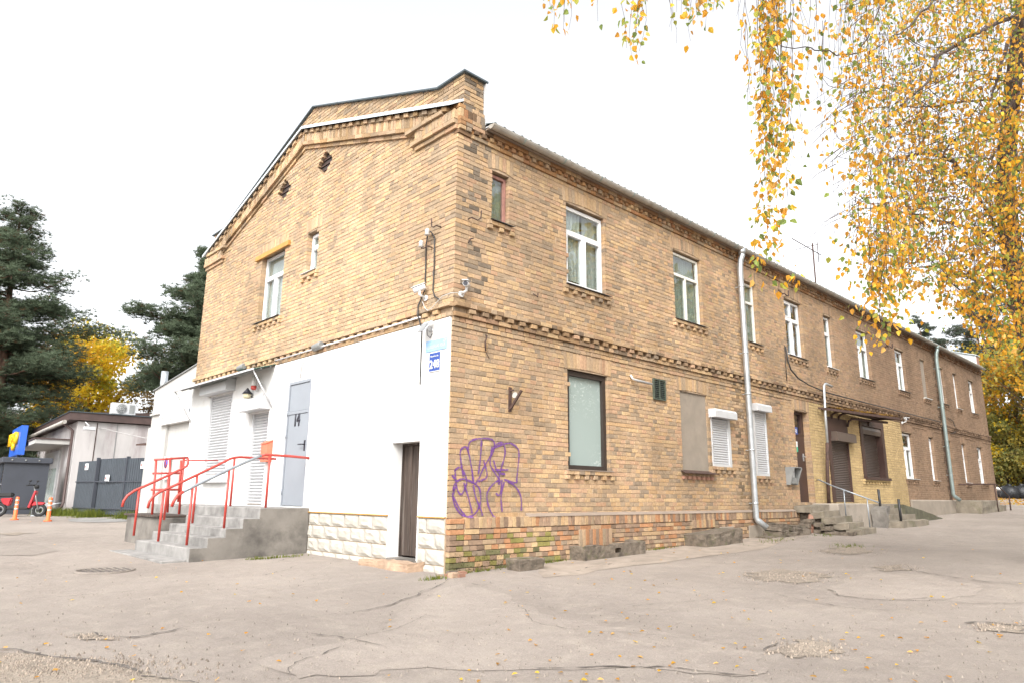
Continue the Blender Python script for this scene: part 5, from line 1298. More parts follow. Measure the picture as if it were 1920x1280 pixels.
for (i, j), z0, z1 in (((0,1), .66, 2.42), ((1,2), .66, 2.48), ((2,3), .66, 2.46)):
    d, nrm = fence_run(FP[i]+(.06 if i == 1 else 0), FP[j], z0, z1, MAT['fence_metal'])
    for z in (.85, 1.72):
        a, b = FP[i]+nrm*.035, FP[j]+nrm*.035; mb = MB(); mb.bar((*a, z), (*b, z), .03, .035); mb.build('rail', MAT['anthracite'], s)
    t = .5 if i != 1 else .42; c = FP[i]+(FP[j]-FP[i])*t+nrm*.04; d2 = d*.14; zc = 2.12 if i != 1 else 1.72
    mb = MB(); mb.hexa([(*(c-d2), zc), (*(c+d2), zc), (*(c+d2+nrm*.006), zc), (*(c-d2+nrm*.006), zc), (*(c-d2), zc+.22), (*(c+d2), zc+.22), (*(c+d2+nrm*.006), zc+.22), (*(c-d2+nrm*.006), zc+.22)]); o = mb.build('notice', MAT['white'], s)
    c2 = c-d*.03+nrm*.009 ; mb = MB(); mb.bar((*(c2-d*.08), zc+.11), (*(c2-d*.03), zc+.11), .003, .07); mb.build('notice_mark', MAT['red'], o)
for k in (1, 2):
    p = FP[k]; mb = MB(); mb.box(p[0]-.05, p[0]+.05, p[1]-.05, p[1]+.05, .4, 2.52); mb.build('post', MAT['anthracite'], s)
p = FP[3]; mb = MB(); mb.tube([(2.0,17.2,.6), (2.0,17.2,2.95)], .04, 6); mb.build('mast', GREY, s)
s = thing('lean_roof', (2, 17, 2.9), 'small rusty sheet roof poking out over the fence by the annex', 'roof')
mb = MB(); mb.hexa([(1.2,17.9,2.88),(2.6,15.6,2.88),(3.2,16.0,3.0),(1.8,18.3,3.0),(1.2,17.9,2.93),(2.6,15.6,2.93),(3.2,16.0,3.05),(1.8,18.3,3.05)]); mb.build('sheet', MAT['rust'], s)
mb = MB(); mb.tube([(1.75,17.4,2.3), (1.75,17.4,2.88)], .04, 6); mb.build('post', GREY, s)
# bollards
def bollard(x, y, label):
    z = ground(x, y); s = thing('bollard', (x, y, z), label, 'bollard', 'orange bollards before the low shop')
    mb = MB(); mb.lathe((x,y,z), [(.11,0),(.11,.03),(.055,.05),(.05,.66),(.035,.69)], 14); o = mb.build('post', MAT['orange'], s)
    for h in (.30, .43, .56): mb = MB(); mb.lathe((x,y,z+h), [(.0535,0),(.0535,.05)], 14); mb.build('reflective_band', MAT['reflect'], s)
bollard(-1.63, 18.98, 'orange bollard in front of the red scooter'); bollard(-1.08, 17.32, 'orange bollard in front of the bicycle rack')
# bicycle rack
s = thing('bicycle_rack', (-.3, 21.4, .58), 'low steel bicycle rack of three slanting hoops beside the kiosk', 'bicycle rack')
for k in range(3):
    b = np.array([-.80+.17*k, 21.35-.12*k]); f_ = np.array([.66, -.28]); mb = MB()
    P = [(b[0], b[1], .55), (b[0]+.02, b[1], .82), (b[0]+f_[0]*.2, b[1]+f_[1]*.2, .95), (b[0]+f_[0]*.62, b[1]+f_[1]*.62, 1.0)]
    mb.tube(P, .022, 8); mb.build('hoop', MAT['galv'], s)
mb = MB(); mb.bar((-.80,21.35,.585), (-.4,21.07,.585), .04); mb.build('base_bar', MAT['galv'], s)
# red scooter
s = thing('electric_scooter', (-1.3, 21.3, .56), 'red and black electric moped parked beside the dark kiosk', 'scooter')
g0 = np.array([-1.70, 21.40]); ge = np.array([.86, -.51]); gl = np.array([.51, .86])
def G3(u, v, z): q = g0+ge*u+gl*v; return Vector((q[0], q[1], .55+z))
def wheel(u, r):
    mb = MB(); c = G3(u, 0, r); ax = Vector((ge[0], ge[1], 0)); P = arc(c, r-.05, 0, 2*math.pi, 20, ax, (0,0,1)); mb.tube(P, .05, 8, False); o = mb.build('wheel', MAT['rubber'], s)
    mb = MB(); P = arc(c, r-.11, 0, 2*math.pi, 16, ax, (0,0,1)); mb.tube(P, .018, 6, False); mb.build('rim', GREY, o)
    mb = MB(); mb.tube([G3(u,-.05,r), G3(u,.05,r)], .05, 10)
    mb.build('hub', MAT['rubber'], o)
wheel(0, .23); wheel(1.18, .22)
mb = MB(); mb.hexa([G3(.10,-.09,.42),G3(.30,-.10,.34),G3(.30,.10,.34),G3(.10,.09,.42),G3(.0,-.09,.60),G3(.36,-.10,.62),G3(.36,.10,.62),G3(.0,.09,.60)]); mb.build('rear_body', MAT['scooter_red'], s, bevel=.03, seg=2)
mb = MB(); mb.hexa([G3(-.22,-.10,.63),G3(.36,-.12,.65),G3(.36,.12,.65),G3(-.22,.10,.63),G3(-.26,-.10,.76),G3(.34,-.11,.78),G3(.34,.11,.78),G3(-.26,.10,.76)]); mb.build('seat', MAT['rubber'], s, bevel=.03, seg=2)
mb = MB(); mb.hexa([G3(.25,-.12,.24),G3(.86,-.12,.24),G3(.86,.12,.24),G3(.25,.12,.24),G3(.25,-.13,.32),G3(.88,-.13,.32),G3(.88,.13,.32),G3(.25,.13,.32)]); mb.build('footboard', MAT['rubber'], s, bevel=.015)
mb = MB(); mb.hexa([G3(.84,-.12,.30),G3(.92,-.12,.28),G3(.92,.12,.28),G3(.84,.12,.30),G3(.98,-.10,.86),G3(1.05,-.10,.84),G3(1.05,.10,.84),G3(.98,.10,.86)]); mb.build('leg_shield', MAT['scooter_red'], s, bevel=.02)
mb = MB(); mb.hexa([G3(.94,-.09,.36),G3(1.30,-.06,.40),G3(1.30,.06,.40),G3(.94,.09,.36),G3(1.0,-.08,.50),G3(1.34,-.05,.47),G3(1.34,.05,.47),G3(1.0,.08,.50)]); mb.build('front_fender', MAT['scooter_red'], s, bevel=.02)
mb = MB(); mb.tube([G3(1.18,-.07,.22), G3(1.05,-.07,.62), G3(.93,0,1.0)], .022, 8); mb.build('fork', GREY, s)
mb = MB(); mb.tube([G3(.80,-.30,1.02), G3(.90,-.12,1.04), G3(.90,.12,1.04), G3(.80,.30,1.02)], .018, 8); mb.build('handlebar', MAT['rubber'], s)
mb = MB(); mb.lathe(G3(1.0,0,.98), [(.05,-.06),(.08,0),(.06,.06)], 12); mb.build('headlamp', MAT['rubber'], s)
for v in (-.27, .27):
    mb = MB(); mb.tube([G3(.85,v,1.03), G3(.90,v*1.1,1.15)], .009, 6); o = mb.build('mirror', MAT['rubber'], s)
    mb = MB(); mb.lathe(G3(.90,v*1.1,1.17), [(.02,-.03),(.05,0),(.02,.03)], 10); mb.build('mirror_head', MAT['rubber'], o)
mb = MB(); mb.tube([G3(0,.06,.23), G3(.3,.08,.30)], .03, 6); mb.build('swing_arm', MAT['rubber'], s)
mb = MB(); mb.hexa([G3(-.2,-.06,.42),G3(.18,-.06,.50),G3(.18,.06,.50),G3(-.2,.06,.42),G3(-.24,-.06,.46),G3(.16,-.06,.54),G3(.16,.06,.54),G3(-.24,.06,.46)]); mb.build('rear_fender', MAT['rubber'], s, bevel=.01)
# rubbish bags at the far right
def bag(px, py, dep, r, label):
    c = Vector(at(px, py, dep)); z = ground(c.x, c.y); c.z = z
    mb = MB(); prof = [(r*.75,0),(r*1.0,r*.3),(r*1.02,r*.8),(r*.85,r*1.25),(r*.4,r*1.5),(r*.14,r*1.58),(r*.2,r*1.75)]; mb.lathe(c, prof, 14); o = mb.build('rubbish_bag', MAT['plastic_bag'], None)
    g = np.random.default_rng(int(px))
    for v in o.data.vertices: v.co += Vector(g.normal(0, r*.045, 3))
    tag(o, label, 'bag', 'black rubbish bags beyond the building')
bag(1884,934,44,.42,'leftmost black rubbish bag, half hidden by the building corner'); bag(1896,934,42,.50,'second and largest black rubbish bag from the building corner'); bag(1907,933,45,.42,'third black rubbish bag, sunk between two bigger ones'); bag(1919,934,42,.5,'fourth black rubbish bag at the photo edge'); bag(1932,934,43,.5,'rightmost black rubbish bag outside the photo edge')
# ================================================================== GROUND
def asphalt(name, k):
  m, n, b = nodes(name); P = coords(n)
  def kk(*c): return tuple(x*k for x in c)
  a1 = noise(n, .45, 5, .6, P); a2 = noise(n, 3.2, 5, .65, P); a3 = noise(n, 260, 2, .6, P); a4_ = noise(n, 75, 5, .8, P)
  c = mix(n, ramp(n, a1.outputs[0], [(.35, 0.0), (.68, 1.0)]).outputs[0], kk(.258,.222,.194), kk(.330,.286,.250))
  c = mix(n, ramp(n, a2.outputs[0], [(.50, 0.0), (.78, 1.0)]).outputs[0], c, kk(.345,.30,.255))
  c = mix(n, ramp(n, a2.outputs[0], [(.22, 1.0), (.40, 0.0)]).outputs[0], c, kk(.225,.195,.172))
  c = mix(n, 1.0, c, ramp(n, a3.outputs[0], [(.25, .74), (.75, 1.24)]).outputs[0], 'MULTIPLY')
  c = mix(n, 1.0, c, ramp(n, a4_.outputs[0], [(.30, .78), (.70, 1.17)]).outputs[0], 'MULTIPLY')
  L(n, c, b.inputs['Base Color']); b.inputs['Roughness'].default_value = .92; b.inputs['Specular IOR Level'].default_value = .25
  h1 = noise(n, 150, 3, .7, P); bp1 = bump(n, b, h1.outputs[0], .012); h2 = noise(n, 3, 5, .6, P); bp2 = n.nodes.new('ShaderNodeBump'); bp2.inputs['Distance'].default_value = .05
  L(n, h2.outputs[0], bp2.inputs['Height']); L(n, bp2.outputs[0], bp1.inputs['Normal'])
  return m
MAT['asphalt'] = asphalt('worn_asphalt', 1.0)
MAT['patch'] = asphalt('smooth_asphalt_patch', 1.10)
MAT['patch_grey'] = asphalt('dark_asphalt_patch', .88)
MAT['gravel'] = simple('sandy_gravel', (.30,.25,.20), .97, var=.25, scale=28, bmp=.03, bscale=60, dirt=((.16,.13,.105), 4, .5, .75))
MAT['crack'] = simple('dark_crack', (.105,.09,.078), .97, var=.4, scale=20)
MAT['soil'] = simple('dusty_soil', (.30,.25,.205), .97, var=.25, scale=4, bmp=.015, bscale=50)
def axis_pts(lo, hi, f0, f1, fs, cs):
    a = list(np.arange(f0, f1+1e-6, fs)); x = f0; st = fs
    while x > lo: st *= 1.35; x -= st; a.insert(0, max(x, lo))
    x = f1; st = fs
    while x < hi: st *= 1.35; x += st; a.append(min(x, hi))
    return np.array(a)
xs, ys = axis_pts(-160, 190, -8, 34, .25, 0), axis_pts(-160, 190, -9, 24, .25, 0)
gx, gy_ = np.meshgrid(xs, ys, indexing='ij')
gz2 = .37+.023*np.clip(gx, -45, 62)+.010*np.clip(gy_, -40, 60)
bumps = .012*np.sin(gx*1.9+gy_*.7)*np.sin(gy_*1.3-gx*.4)+.008*np.sin(gx*3.7)*np.sin(gy_*4.3)
gz2 = gz2+np.where((np.abs(gx-10) < 25) & (gy_ < -.9), bumps, 0)
nx, ny = len(xs), len(ys); idx = np.arange(nx*ny).reshape(nx, ny)
F = np.stack([idx[:-1,:-1], idx[1:,:-1], idx[1:,1:], idx[:-1,1:]], -1).reshape(-1, 4)
o = np_mesh('asphalt_yard', np.stack([gx, gy_, gz2], -1).reshape(-1, 3), F, MAT['asphalt'], smooth=True); o['kind'] = 'structure'
def gz3(x, y):
    z = ground(x, y)
    if abs(x-10) < 25 and y < -.9: z += .012*math.sin(x*1.9+y*.7)*math.sin(y*1.3-x*.4)+.008*math.sin(x*3.7)*math.sin(y*4.3)
    return z
def gpix(px, py):
    d = ray(px, py); z = .4
    for _ in range(25):
        q = CAM+d*((z-CAM[2])/d[2]); z = ground(q[0], q[1])
    return q
def sheet(name, outline, mat, lift, kind='structure', rough_=.05, nsub=5, label=None):
    "a thin patch lying on the yard; outline in photo pixels"
    P = [gpix(*p)[:2] for p in outline]; Q = []
    for i in range(len(P)):
        a, b = P[i], P[(i+1) % len(P)]
        for j in range(nsub): q = a+(b-a)*j/nsub; Q.append(q+rng.normal(0, rough_*min(1, np.linalg.norm(b-a)), 2)*(j > 0))
    bm = bmesh.new(); f = bm.faces.new([bm.verts.new((q[0], q[1], 0)) for q in Q]); bmesh.ops.triangulate(bm, faces=[f])
    for it in range(5):
        le = [e for e in bm.edges if e.calc_length() > .3]
        if not le: break
        bmesh.ops.subdivide_edges(bm, edges=le, cuts=1); bmesh.ops.triangulate(bm, faces=bm.faces[:])
    for v in bm.verts: v.co.z = gz3(v.co.x, v.co.y)+lift
    me = bpy.data.meshes.new(name); bmesh.ops.recalc_face_normals(bm, faces=bm.faces)
    if sum(f.normal.z for f in bm.faces) < 0: bmesh.ops.reverse_faces(bm, faces=bm.faces)
    bm.to_mesh(me); bm.free(); o = link(name, me, mat); o['kind'] = kind; return o
sheet('asphalt_patch', [(866,1094),(960,1120),(1010,1150),(1180,1180),(1330,1205),(1420,1225),(1436,1262),(1380,1268),(1200,1248),(980,1252),(760,1252),(560,1275),(480,1240),(640,1208),(700,1190),(760,1140)], MAT['patch'], .0045, rough_=.05)
sheet('asphalt_patch', [(1550,1105),(1590,1082),(1650,1077),(1740,1080),(1840,1098),(1830,1112),(1760,1122),(1640,1122),(1570,1116)], MAT['patch'], .0045, rough_=.05)
sheet('asphalt_patch', [(-60,1018),(40,1012),(110,1032),(60,1041),(-60,1041)], MAT['patch_grey'], .006, rough_=.02)
sheet('asphalt_patch', [(1000,1060),(1290,1018),(1480,992),(1560,992),(1420,1030),(1180,1062),(1020,1082)], MAT['soil'], .005, rough_=.04)
sheet('gravel_patch', [(-120,1225),(60,1228),(130,1234),(240,1250),(300,1268),(380,1284),(420,1330),(-120,1400)], MAT['gravel'], .006, rough_=.03)
for ol in ([(1390,1078),(1450,1066),(1530,1070),(1560,1082),(1500,1094),(1430,1090)], [(1640,1062),(1690,1057),(1710,1067),(1660,1072)], [(1434,1222),(1490,1202),(1560,1206),(1580,1224),(1500,1234)], [(1830,1172),(1880,1170),(1930,1178),(1930,1190),(1850,1184)], [(140,1190),(175,1188),(220,1198),(160,1200)], [(1540,1030),(1600,1024),(1640,1034),(1570,1040)], [(-10,1000),(30,997),(70,999),(20,1003)]): sheet('gravel_patch', ol, MAT['gravel'], .007, rough_=.10)
sheet('sandy_verge', [(1850,945),(1875,940),(1990,946),(1990,952),(1870,950)], MAT['soil'], .03)
sheet('concrete_strip', [(128,973),(160,970),(232,972),(240,977),(180,979),(130,977)], MAT['concrete'], .010, rough_=.01)
def crack(pts, w, name='crack'):
    P = [gpix(*p)[:2] for p in pts]; Q = []
    for i in range(len(P)-1):
        m_ = max(3, int(np.linalg.norm(P[i+1]-P[i])/.05))
        for j in range(m_): Q.append(P[i]+(P[i+1]-P[i])*j/m_)
    Q.append(P[-1]); Q = np.array(Q); dev = np.cumsum(rng.normal(0, .012, Q.shape), 0); dev -= np.linspace(0, 1, len(Q))[:, None]*dev[-1]; Q = Q+dev
    vs = []; n_ = len(Q)
    for i in range(n_):
        d = Q[min(i+1, n_-1)]-Q[max(i-1, 0)]; d = d/(np.linalg.norm(d)+1e-9); nn = np.array([-d[1], d[0]]); ww = .72*w*max(.10, rng.normal(.5, .35))*(math.sin(math.pi*(i+.5)/n_)**.4)
        for sg in (1, -1): q = Q[i]+nn*ww*sg; vs.append((q[0], q[1], gz3(*q)+.011))
    mb = MB(); mb.add(vs, [(2*i, 2*i+1, 2*i+3, 2*i+2) for i in range(n_-1)]); o = mb.build(name, MAT['crack']); o['kind'] = 'structure'
for pts, w_ in (([(838,1086),(820,1102),(780,1118),(740,1130),(680,1142),(560,1160)], .016), ([(140,1190),(170,1188),(200,1197),(250,1196),(330,1183),(355,1174)], .022), ([(560,1188),(610,1195),(640,1204),(668,1207),(720,1215)], .012), ([(668,1207),(640,1222),(560,1245),(540,1268)], .010), ([(670,1202),(760,1170),(800,1150)], .007),
                ([(-40,1222),(40,1222),(90,1232),(140,1236),(190,1244),(240,1252),(280,1266),(370,1280)], .030), ([(0,1126),(100,1120),(250,1107),(350,1100)], .010), ([(490,1080),(540,1068),(560,1058)], .012),
                ([(1000,1250),(1180,1250),(1240,1250),(1300,1256),(1360,1263),(1420,1266),(1438,1260)], .022), ([(1550,1106),(1580,1118),(1650,1124),(1720,1122),(1740,1118)], .016), ([(1440,1112),(1520,1126),(1600,1146),(1680,1148)], .012), ([(1700,1064),(1760,1080),(1850,1092),(1925,1100)], .020), ([(1815,1170),(1850,1168),(1900,1176),(1930,1178)], .05), ([(1850,1130),(1925,1128)], .02), ([(1730,1120),(1840,1134),(1920,1130)], .014),
                ([(1150,1142),(1200,1134),(1260,1126),(1330,1120)], .008), ([(1600,1000),(1750,1003),(1925,1012)], .03), ([(1760,986),(1850,986)], .05), ([(870,1092),(905,1098),(940,1092)], .010), ([(1430,1222),(1445,1214),(1480,1206)], .02), ([(960,1130),(1040,1170),(1200,1190),(1330,1206)], .007), ([(480,1060),(500,1058),(560,1040)], .008), ([(1020,1078),(1100,1064),(1200,1052)], .014)):
    crack(pts, w_)
# manhole
s = thing('manhole_cover', tuple(gpix(197,1070)), 'worn round iron manhole cover in the asphalt left of the steps', 'manhole cover')
c = gpix(197, 1070); z = gz3(c[0], c[1]); mb = MB(); mb.lathe((c[0],c[1],z-.02), [(.36,0),(.36,.04),(.33,.042),(.33,.034),(.0,.034)], 32); mb.build('frame', MAT['patch_grey'], s)
for i in range(-3, 4):
    w_ = math.sqrt(max(.01, .30**2-(i*.085)**2)); mb = MB(); mb.box(c[0]+i*.085-.014, c[0]+i*.085+.014, c[1]-w_, c[1]+w_, z+.012, z+.022); mb.build('rib', MAT['crack'], s)
# pebbles, fallen leaves, grass tufts
v = []; f = []; cc = []
def pebble(x, y, r, col):
    z = gz3(x, y)+.012; b0 = len(v); a = rng.random()*6.28
    for k in range(5): v.append((x+r*math.cos(a+k*1.257)*rng.uniform(.7,1.2), y+r*math.sin(a+k*1.257)*rng.uniform(.7,1.2), z-.01))
    v.append((x, y, z+r*.8)); 
    for k in range(5): f.append([b0+k, b0+(k+1)%5, b0+5])
    cc.extend([col]*6)
for i in range(1500):
    px, py = rng.uniform(-60, 1980), 965+315*rng.random()**.7
    if py > 1290: continue
    q = gpix(px, py)
    if q[0] > -.3 and q[1] > -.3: continue
    t = rng.random(); pebble(q[0], q[1], rng.uniform(.003,.008), (.22*t+.14, .19*t+.12, .16*t+.10))
for (px, py, rx, ry, k) in ((1480,1080,90,14,300), (1680,1064,45,7,90), (1505,1218,75,16,260), (100,1250,260,22,900), (1880,1178,60,8,160), (1590,1032,60,7,140), (180,1194,40,5,100)):
    for i in range(k):
        q = gpix(px+rng.normal(0,.5)*rx, min(py+rng.normal(0,.5)*ry, 1330)); t = rng.random(); pebble(q[0], q[1], rng.uniform(.004,.012), (.20*t+.17, .165*t+.14, .13*t+.115))
o = np_mesh('gravel', v, f, MAT['brick'], None, cc, k=3); o['kind'] = 'stuff'
LEAFC = np.array([(.80,.43,.035),(.76,.36,.04),(.86,.58,.07),(.66,.33,.05),(.42,.43,.08),(.20,.27,.075),(.28,.36,.09),(.84,.50,.14)])
def leaf_arrays(Pb, D, Nn, size, fold=.12):
    "Pb base points, D base-to-tip, Nn face normal: 6 points and 2 quads a leaf"
    D = D/np.linalg.norm(D, axis=1, keepdims=True); S_ = np.cross(D, Nn); S_ /= (np.linalg.norm(S_, axis=1, keepdims=True)+1e-9); Nn = np.cross(S_, D)
    pat = [(0,0,0), (.36,.27,fold), (.27,.62,fold*.8), (0,1,-.05), (-.27,.62,fold*.8), (-.36,.27,fold)]
    V = np.stack([Pb+(S_*a+D*b_+Nn*c_)*size[:, None] for a, b_, c_ in pat], 1)
    n_ = len(Pb); F = np.array([[0,1,2,3],[0,3,4,5]])[None]+(np.arange(n_)*6)[:, None, None]
    return V.reshape(-1, 3), F.reshape(-1, 4)
N_ = 240; pp = []; 
while len(pp) < N_:
    if rng.random() < .55: px, py = rng.uniform(900, 1980), 945+335*rng.random()**1.2
    else: px, py = rng.uniform(-40, 1400), 960+320*rng.random()
    q = gpix(px, py)
    if q[0] > -.3 and q[1] > -.35 or q[0] > 80: continue
    pp.append((q[0], q[1], gz3(q[0], q[1])+.014))
pp = np.array(pp); a = rng.random(N_)*6.28
D = np.stack([np.cos(a), np.sin(a), rng.normal(0,.12,N_)], 1); Nn = np.stack([rng.normal(0,.3,N_), rng.normal(0,.3,N_), np.ones(N_)], 1)
v, f = leaf_arrays(pp, D, Nn, rng.uniform(.028,.048,N_)); o = np_mesh('fallen_leaves', v, f, MAT['leaf'], None, np.repeat(LEAFC[rng.choice([0,1,2,3,7],N_)]*rng.uniform(.6,1,(N_,1)), 6, 0)); o['kind'] = 'stuff'
# far drift of leaves under the trees on the right
N_ = 5000; x = rng.uniform(33, 60, N_); y = rng.uniform(-8, 16, N_); keep = y < 12; pp = np.stack([x, y, .39+.023*x+.01*y], 1); a = rng.random(N_)*6.28
D = np.stack([np.cos(a), np.sin(a), rng.normal(0,.12,N_)], 1); Nn = np.stack([rng.normal(0,.3,N_), rng.normal(0,.3,N_), np.ones(N_)], 1)
v, f = leaf_arrays(pp, D, Nn, rng.uniform(.1,.2,N_)); o = np_mesh('leaf_drift', v, f, MAT['leaf'], None, np.repeat(LEAFC[rng.choice([0,1,2,3],N_)]*.75, 6, 0)); o['kind'] = 'stuff'
def grass(name, blobs, per, h):
    v = []; f = []; cc = []
    for (x, y, rx, ry) in blobs:
        for i in range(per):
            px, py = x+rng.normal(0,.5)*rx, y+rng.normal(0,.5)*ry; z = gz3(px, py); a = rng.random()*6.28; hh = h*rng.uniform(.4,1.2); w_ = .006+hh*.012; lx, ly = rng.normal(0,.35,2)*hh
            b0 = len(v); v += [(px-w_*math.cos(a), py-w_*math.sin(a), z), (px+w_*math.cos(a), py+w_*math.sin(a), z), (px+lx, py+ly, z+hh)]; f.append([b0,b0+1,b0+2])
            t = rng.random(); cc += [(.10+.10*t, .15+.06*t, .03)]*3
    o = np_mesh(name, v, f, MAT['leaf'], None, cc, k=3); o['kind'] = 'stuff'
grass('grass_tufts', [(.2,20.9,.5,.7), (-.2,21.6,.4,.3), (.55,19.2,.5,.5), (1.5,16.9,.6,.6), (1.25,17.4,.5,.4), (1.75,16.2,.5,.5)], 900, .26)
grass('weeds', [(-.55,3.3,.35,.10), (-.95,3.35,.25,.08), (-.4,-.30,.2,.08), (.4,-.14,.5,.06), (1.8,-.12,.5,.05), (4.6,-.12,.6,.05), (7.6,-.75,.8,.25), (7.5,-2.2,.4,.3), (9.9,-.9,.6,.2)], 90, .055)
m_ = []
v = []; f = []; cc = []
for i in range(900):     # moss at the wet corner and on the ramp edge
    t = rng.random()
    if t < .5: p = (rng.uniform(.02,1.3), -.075-.03*rng.random(), .36+.27*rng.random()**2)
    elif t < .8: p = (rng.uniform(7.2,9.8), -.3-rng.random()*.55, None)
    else: p = (rng.uniform(17.5,22.5), -.9-rng.random()*.9, None)
    z = p[2] if p[2] is not None else gz3(p[0], p[1])+.006; r = rng.uniform(.004,.012); b0 = len(v); a = rng.random()*6.28
    v += [(p[0]+r*math.cos(a+k*2.09), p[1]+(r*math.sin(a+k*2.09) if p[2] is None else -.004*k), z+(0 if p[2] is None else r*math.sin(a+k*2.09))) for k in range(3)]; f.append([b0,b0+1,b0+2]); cc += [(.075*rng.uniform(.5,1.3), .08*rng.uniform(.5,1.3), .02)]*3
o = np_mesh('moss', v, f, MAT['leaf'], None, cc, k=3); o['kind'] = 'stuff'
# ================================================================== TREES
def curve_pts(P, n):
    P = [np.array(p, float) for p in P]; out = []
    for i in range(len(P)-1):
        p0, p1, p2, p3 = P[max(i-1,0)], P[i], P[i+1], P[min(i+2,len(P)-1)]
        for j in range(n):
            t = j/n; out.append(.5*((2*p1)+(p2-p0)*t+(2*p0-5*p1+4*p2-p3)*t*t+(3*p1-p0-3*p2+p3)*t**3))
    out.append(P[-1]); return out
def taper(n, a, b): return [a+(b-a)*i/(n-1) for i in range(n)]
def needles(T, sz, cols, g, K=13):
    "tufts of needles at T: K slim triangles each"
    N = len(T); d = g.normal(0, 1, (N, K, 3)); d[..., 2] = np.abs(d[..., 2])*.8+.1; d /= np.linalg.norm(d, axis=2, keepdims=True)
    s = np.cross(d, g.normal(0, 1, (N, K, 3))); s /= np.linalg.norm(s, axis=2, keepdims=True)
    L_ = sz*g.uniform(.7, 1.25, (N, K, 1)); w = L_*.055
    B0 = T[:, None, :]
    V = np.stack([B0-s*w+d*L_*.05, B0+s*w+d*L_*.05, B0+d*L_], 2).reshape(-1, 3)
    F = np.arange(N*K*3).reshape(-1, 3); return V, F, np.repeat(cols, K*3, 0)
def pine(base, H, crown0, rad, label, name='pine_tree', lean=(0,0), seed=1, trunk=.22, ntuft=5200, tuft=.20, group='pine trees behind the buildings', nl=26, sky=(1,1), col=(.098,.128,.078), low=1.0):
    g = np.random.default_rng(seed); base = np.array(base, float)
    s = thing(name, tuple(base), label, 'tree', group)
    top = base+np.array([lean[0], lean[1], H])
    path = curve_pts([base, base+(top-base)*.35+np.array([g.normal(0,.15), g.normal(0,.15), 0]), base+(top-base)*.7+np.array([g.normal(0,.2), g.normal(0,.2), 0]), top], 6)
    mb = MB(); mb.tube(path, taper(len(path), trunk, .03), 9); mb.build('trunk', MAT['pine_bark'], s)
    at_h = lambda t: base+(top-base)*t
    mbl = MB(); T = []; W = []
    for i in range(nl):
        t = crown0+(1-crown0)*((i+g.random())/nl)**.9; u = (t-crown0)/(1-crown0)
        r = rad*(.55+.45*math.sin(math.pi*min(1, u*.85+.25)))*(1-.72*u**2.2)*g.uniform(.65, 1.12)*(low+(1-low)*min(1, u/.45)); a = g.random()*2*math.pi+i*2.4
        p0 = at_h(t); dirv = np.array([math.cos(a), math.sin(a), 0])
        p1 = p0+dirv*r*.5+np.array([0,0,r*g.uniform(-.12,.22)]); p2 = p0+dirv*r+np.array([0,0,r*g.uniform(-.05,.38)])
        lp = curve_pts([p0, p1, p2], 4); mbl.tube(lp, taper(len(lp), trunk*.28*(1-.6*u), .012), 5, False)
        for k in range(int(5+r*2.2)):
            f_ = g.uniform(.38, 1.02); q = lp[min(int(f_*8), 8)]+np.array([g.normal(0,r*.16), g.normal(0,r*.16), g.normal(0,.10)+.08])
            mbl.tube([lp[min(int(f_*7), 8)], q], [.014,.006], 3, False)
            T.append(q); W.append(.28+.17*r*g.uniform(.6,1.3))
    mbl.build('branches', MAT['pine_bark'], s)['kind'] = 'stuff'
    T = np.array(T); W = np.array(W); pr = W**2; pr /= pr.sum()
    ii = g.choice(len(T), ntuft, p=pr); e = g.normal(0, 1, (ntuft, 3)); e /= np.linalg.norm(e, axis=1, keepdims=True); e *= g.random((ntuft,1))**.4
    Q = T[ii]+e*W[ii][:, None]*np.array([1,1,.46])
    c = np.array(col)*g.uniform(.7, 1.35, (ntuft, 1))*np.array([1,1,1]); br = g.random(ntuft) < .05; c[br] = (.12,.085,.045)
    V, F, C_ = needles(Q, tuft, c, g); o = np_mesh('crown', V, F, MAT['needle'], s, C_, k=3); return s
